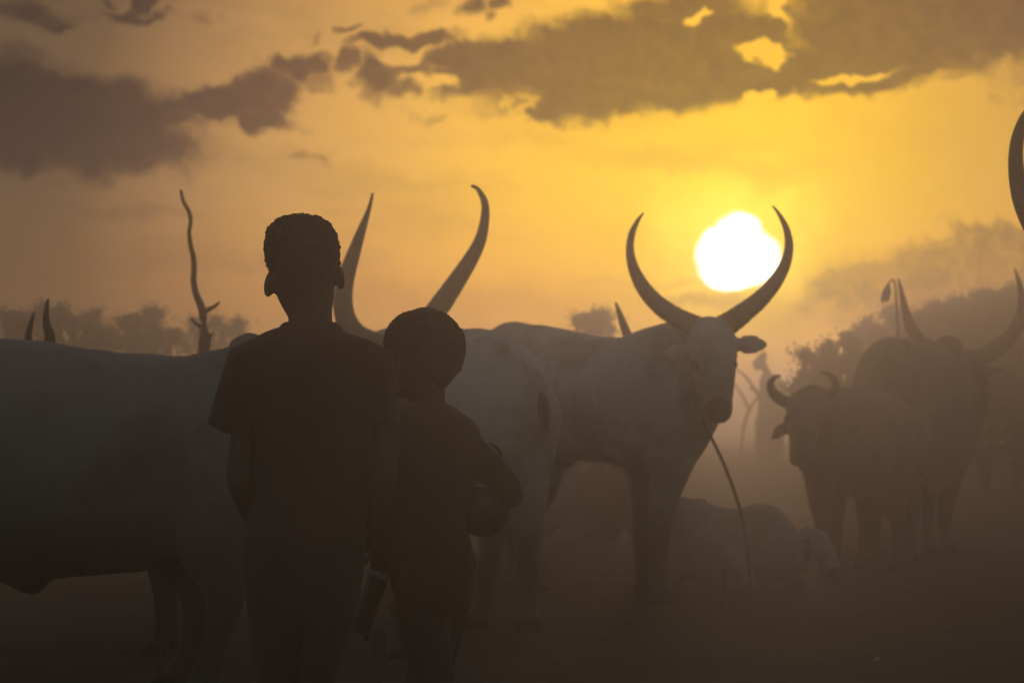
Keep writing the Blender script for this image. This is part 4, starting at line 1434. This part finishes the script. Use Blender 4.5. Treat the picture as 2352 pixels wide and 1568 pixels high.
TG = 'bushes beyond the cattle camp'
bush('bush', 'broad bush at the far left behind the two short horn tips', 33, [(20, 752, 26), (55, 745, 24), (98, 738, 28), (150, 740, 30), (200, 742, 26), (228, 765, 24), (120, 785, 50), (190, 790, 45), (40, 790, 40), (250, 800, 30), (100, 850, 70), (200, 860, 70), (-40, 780, 60), (-60, 860, 80), (40, 860, 60)], [60, 150, 210], M['leaf'], 21, TG)
bush('bush', 'tall bush with a sideways spray of leaves, left of the dead tree', 34, [(325, 742, 17), (345, 730, 12), (360, 720, 8), (305, 752, 13), (288, 742, 6), (330, 775, 26), (300, 790, 26), (375, 780, 20), (398, 775, 8), (350, 810, 40), (330, 860, 55), (390, 850, 40)], [330, 370], M['leaf_olive'], 22, TG)
bush('bush', 'low faint bush directly behind the dead tree', 36, [(430, 785, 26), (452, 765, 22), (480, 750, 18), (515, 760, 16), (545, 765, 22), (500, 800, 40), (440, 840, 50), (560, 820, 50)], [450, 520], M['leaf'], 23, TG, .8)
bush('bush', 'small wispy bush beyond the back of the ox with the sun', 35, [(1330, 742, 14), (1352, 735, 15), (1382, 730, 11), (1395, 745, 10), (1365, 757, 22), (1330, 770, 24), (1390, 780, 24), (1360, 820, 50), (1355, 880, 50)], [1360], M['leaf_olive'], 24, TG, .7)
bush('bush', 'low ragged bush between the herder and the small brown cow', 28, [(1848, 888, 16), (1860, 870, 14), (1880, 895, 22), (1835, 905, 16), (1900, 890, 22), (1850, 925, 34), (1900, 930, 40)], [1870], M['leaf'], 25, TG, .8)
bush('bush', 'thin leaning bush left of the grey humped ox', 29, [(1848, 818, 7), (1872, 832, 9), (1905, 820, 13), (1912, 800, 11), (1925, 838, 18), (1895, 848, 14), (1940, 790, 16), (1945, 830, 26), (1960, 870, 40), (1930, 900, 40)], [1925, 1960], M['leaf_olive'], 26, TG, .8)
bush('bush', 'bushy tree behind the tasselled pole', 34, [(1975, 778, 18), (1992, 766, 16), (2020, 758, 24), (2045, 740, 20), (2065, 728, 18), (2100, 740, 26), (2085, 765, 32), (2040, 790, 40), (2120, 780, 40), (2060, 840, 60), (2120, 850, 60), (2000, 830, 40), (2080, 900, 60), (2000, 920, 60), (2060, 980, 70), (2120, 980, 70), (2090, 1060, 60), (2020, 1050, 50)], [2030, 2090], M['leaf'], 27, TG, 1.1)
bush('bush', 'large dark tree at the far right behind the right horn of the grey ox', 32.5, [(2125, 745, 20), (2150, 728, 20), (2135, 715, 6), (2170, 722, 20), (2190, 712, 14), (2205, 722, 24), (2235, 710, 22), (2258, 700, 18), (2262, 682, 9), (2285, 705, 20), (2300, 690, 12), (2320, 700, 14), (2345, 705, 20), (2320, 675, 5), (2240, 745, 44), (2180, 755, 40), (2310, 745, 46), (2370, 730, 50), (2200, 800, 70), (2300, 810, 80), (2380, 800, 80), (2250, 870, 80), (2350, 890, 80), (2180, 870, 60), (2460, 760, 80), (2480, 860, 90), (2150, 960, 80), (2230, 980, 90), (2320, 980, 90), (2400, 980, 90), (2480, 970, 90), (2170, 1060, 60), (2250, 1070, 60), (2330, 1070, 60), (2410, 1070, 60), (2490, 1070, 60)], [2180, 2260, 2340, 2440], M['leaf_olive'], 28, TG, 1.15)

# ------------------------------------------------------------------ dust in the air
hz = bpy.data.materials.new('dust_haze')
hz.use_nodes = True
t = hz.node_tree
t.nodes.clear()
pv = t.nodes.new('ShaderNodeVolumePrincipled')
pv.inputs['Color'].default_value = (*HAZE_COLOR, 1)
pv.inputs['Density'].default_value = HAZE_DENSITY
pv.inputs['Anisotropy'].default_value = HAZE_ANISO
mo = t.nodes.new('ShaderNodeOutputMaterial')
t.links.new(pv.outputs[0], mo.inputs['Volume'])
s = Shell()
s.box((0, 0, .57), Vector((430, 0, 0)), Vector((0, 430, 0)), Vector((0, 0, 1.95)))
me = s.mesh('haze')
me.polygons.foreach_set('use_smooth', [False] * len(me.polygons))
o = link_mesh('haze', me, hz)
tag(o, kind='stuff')
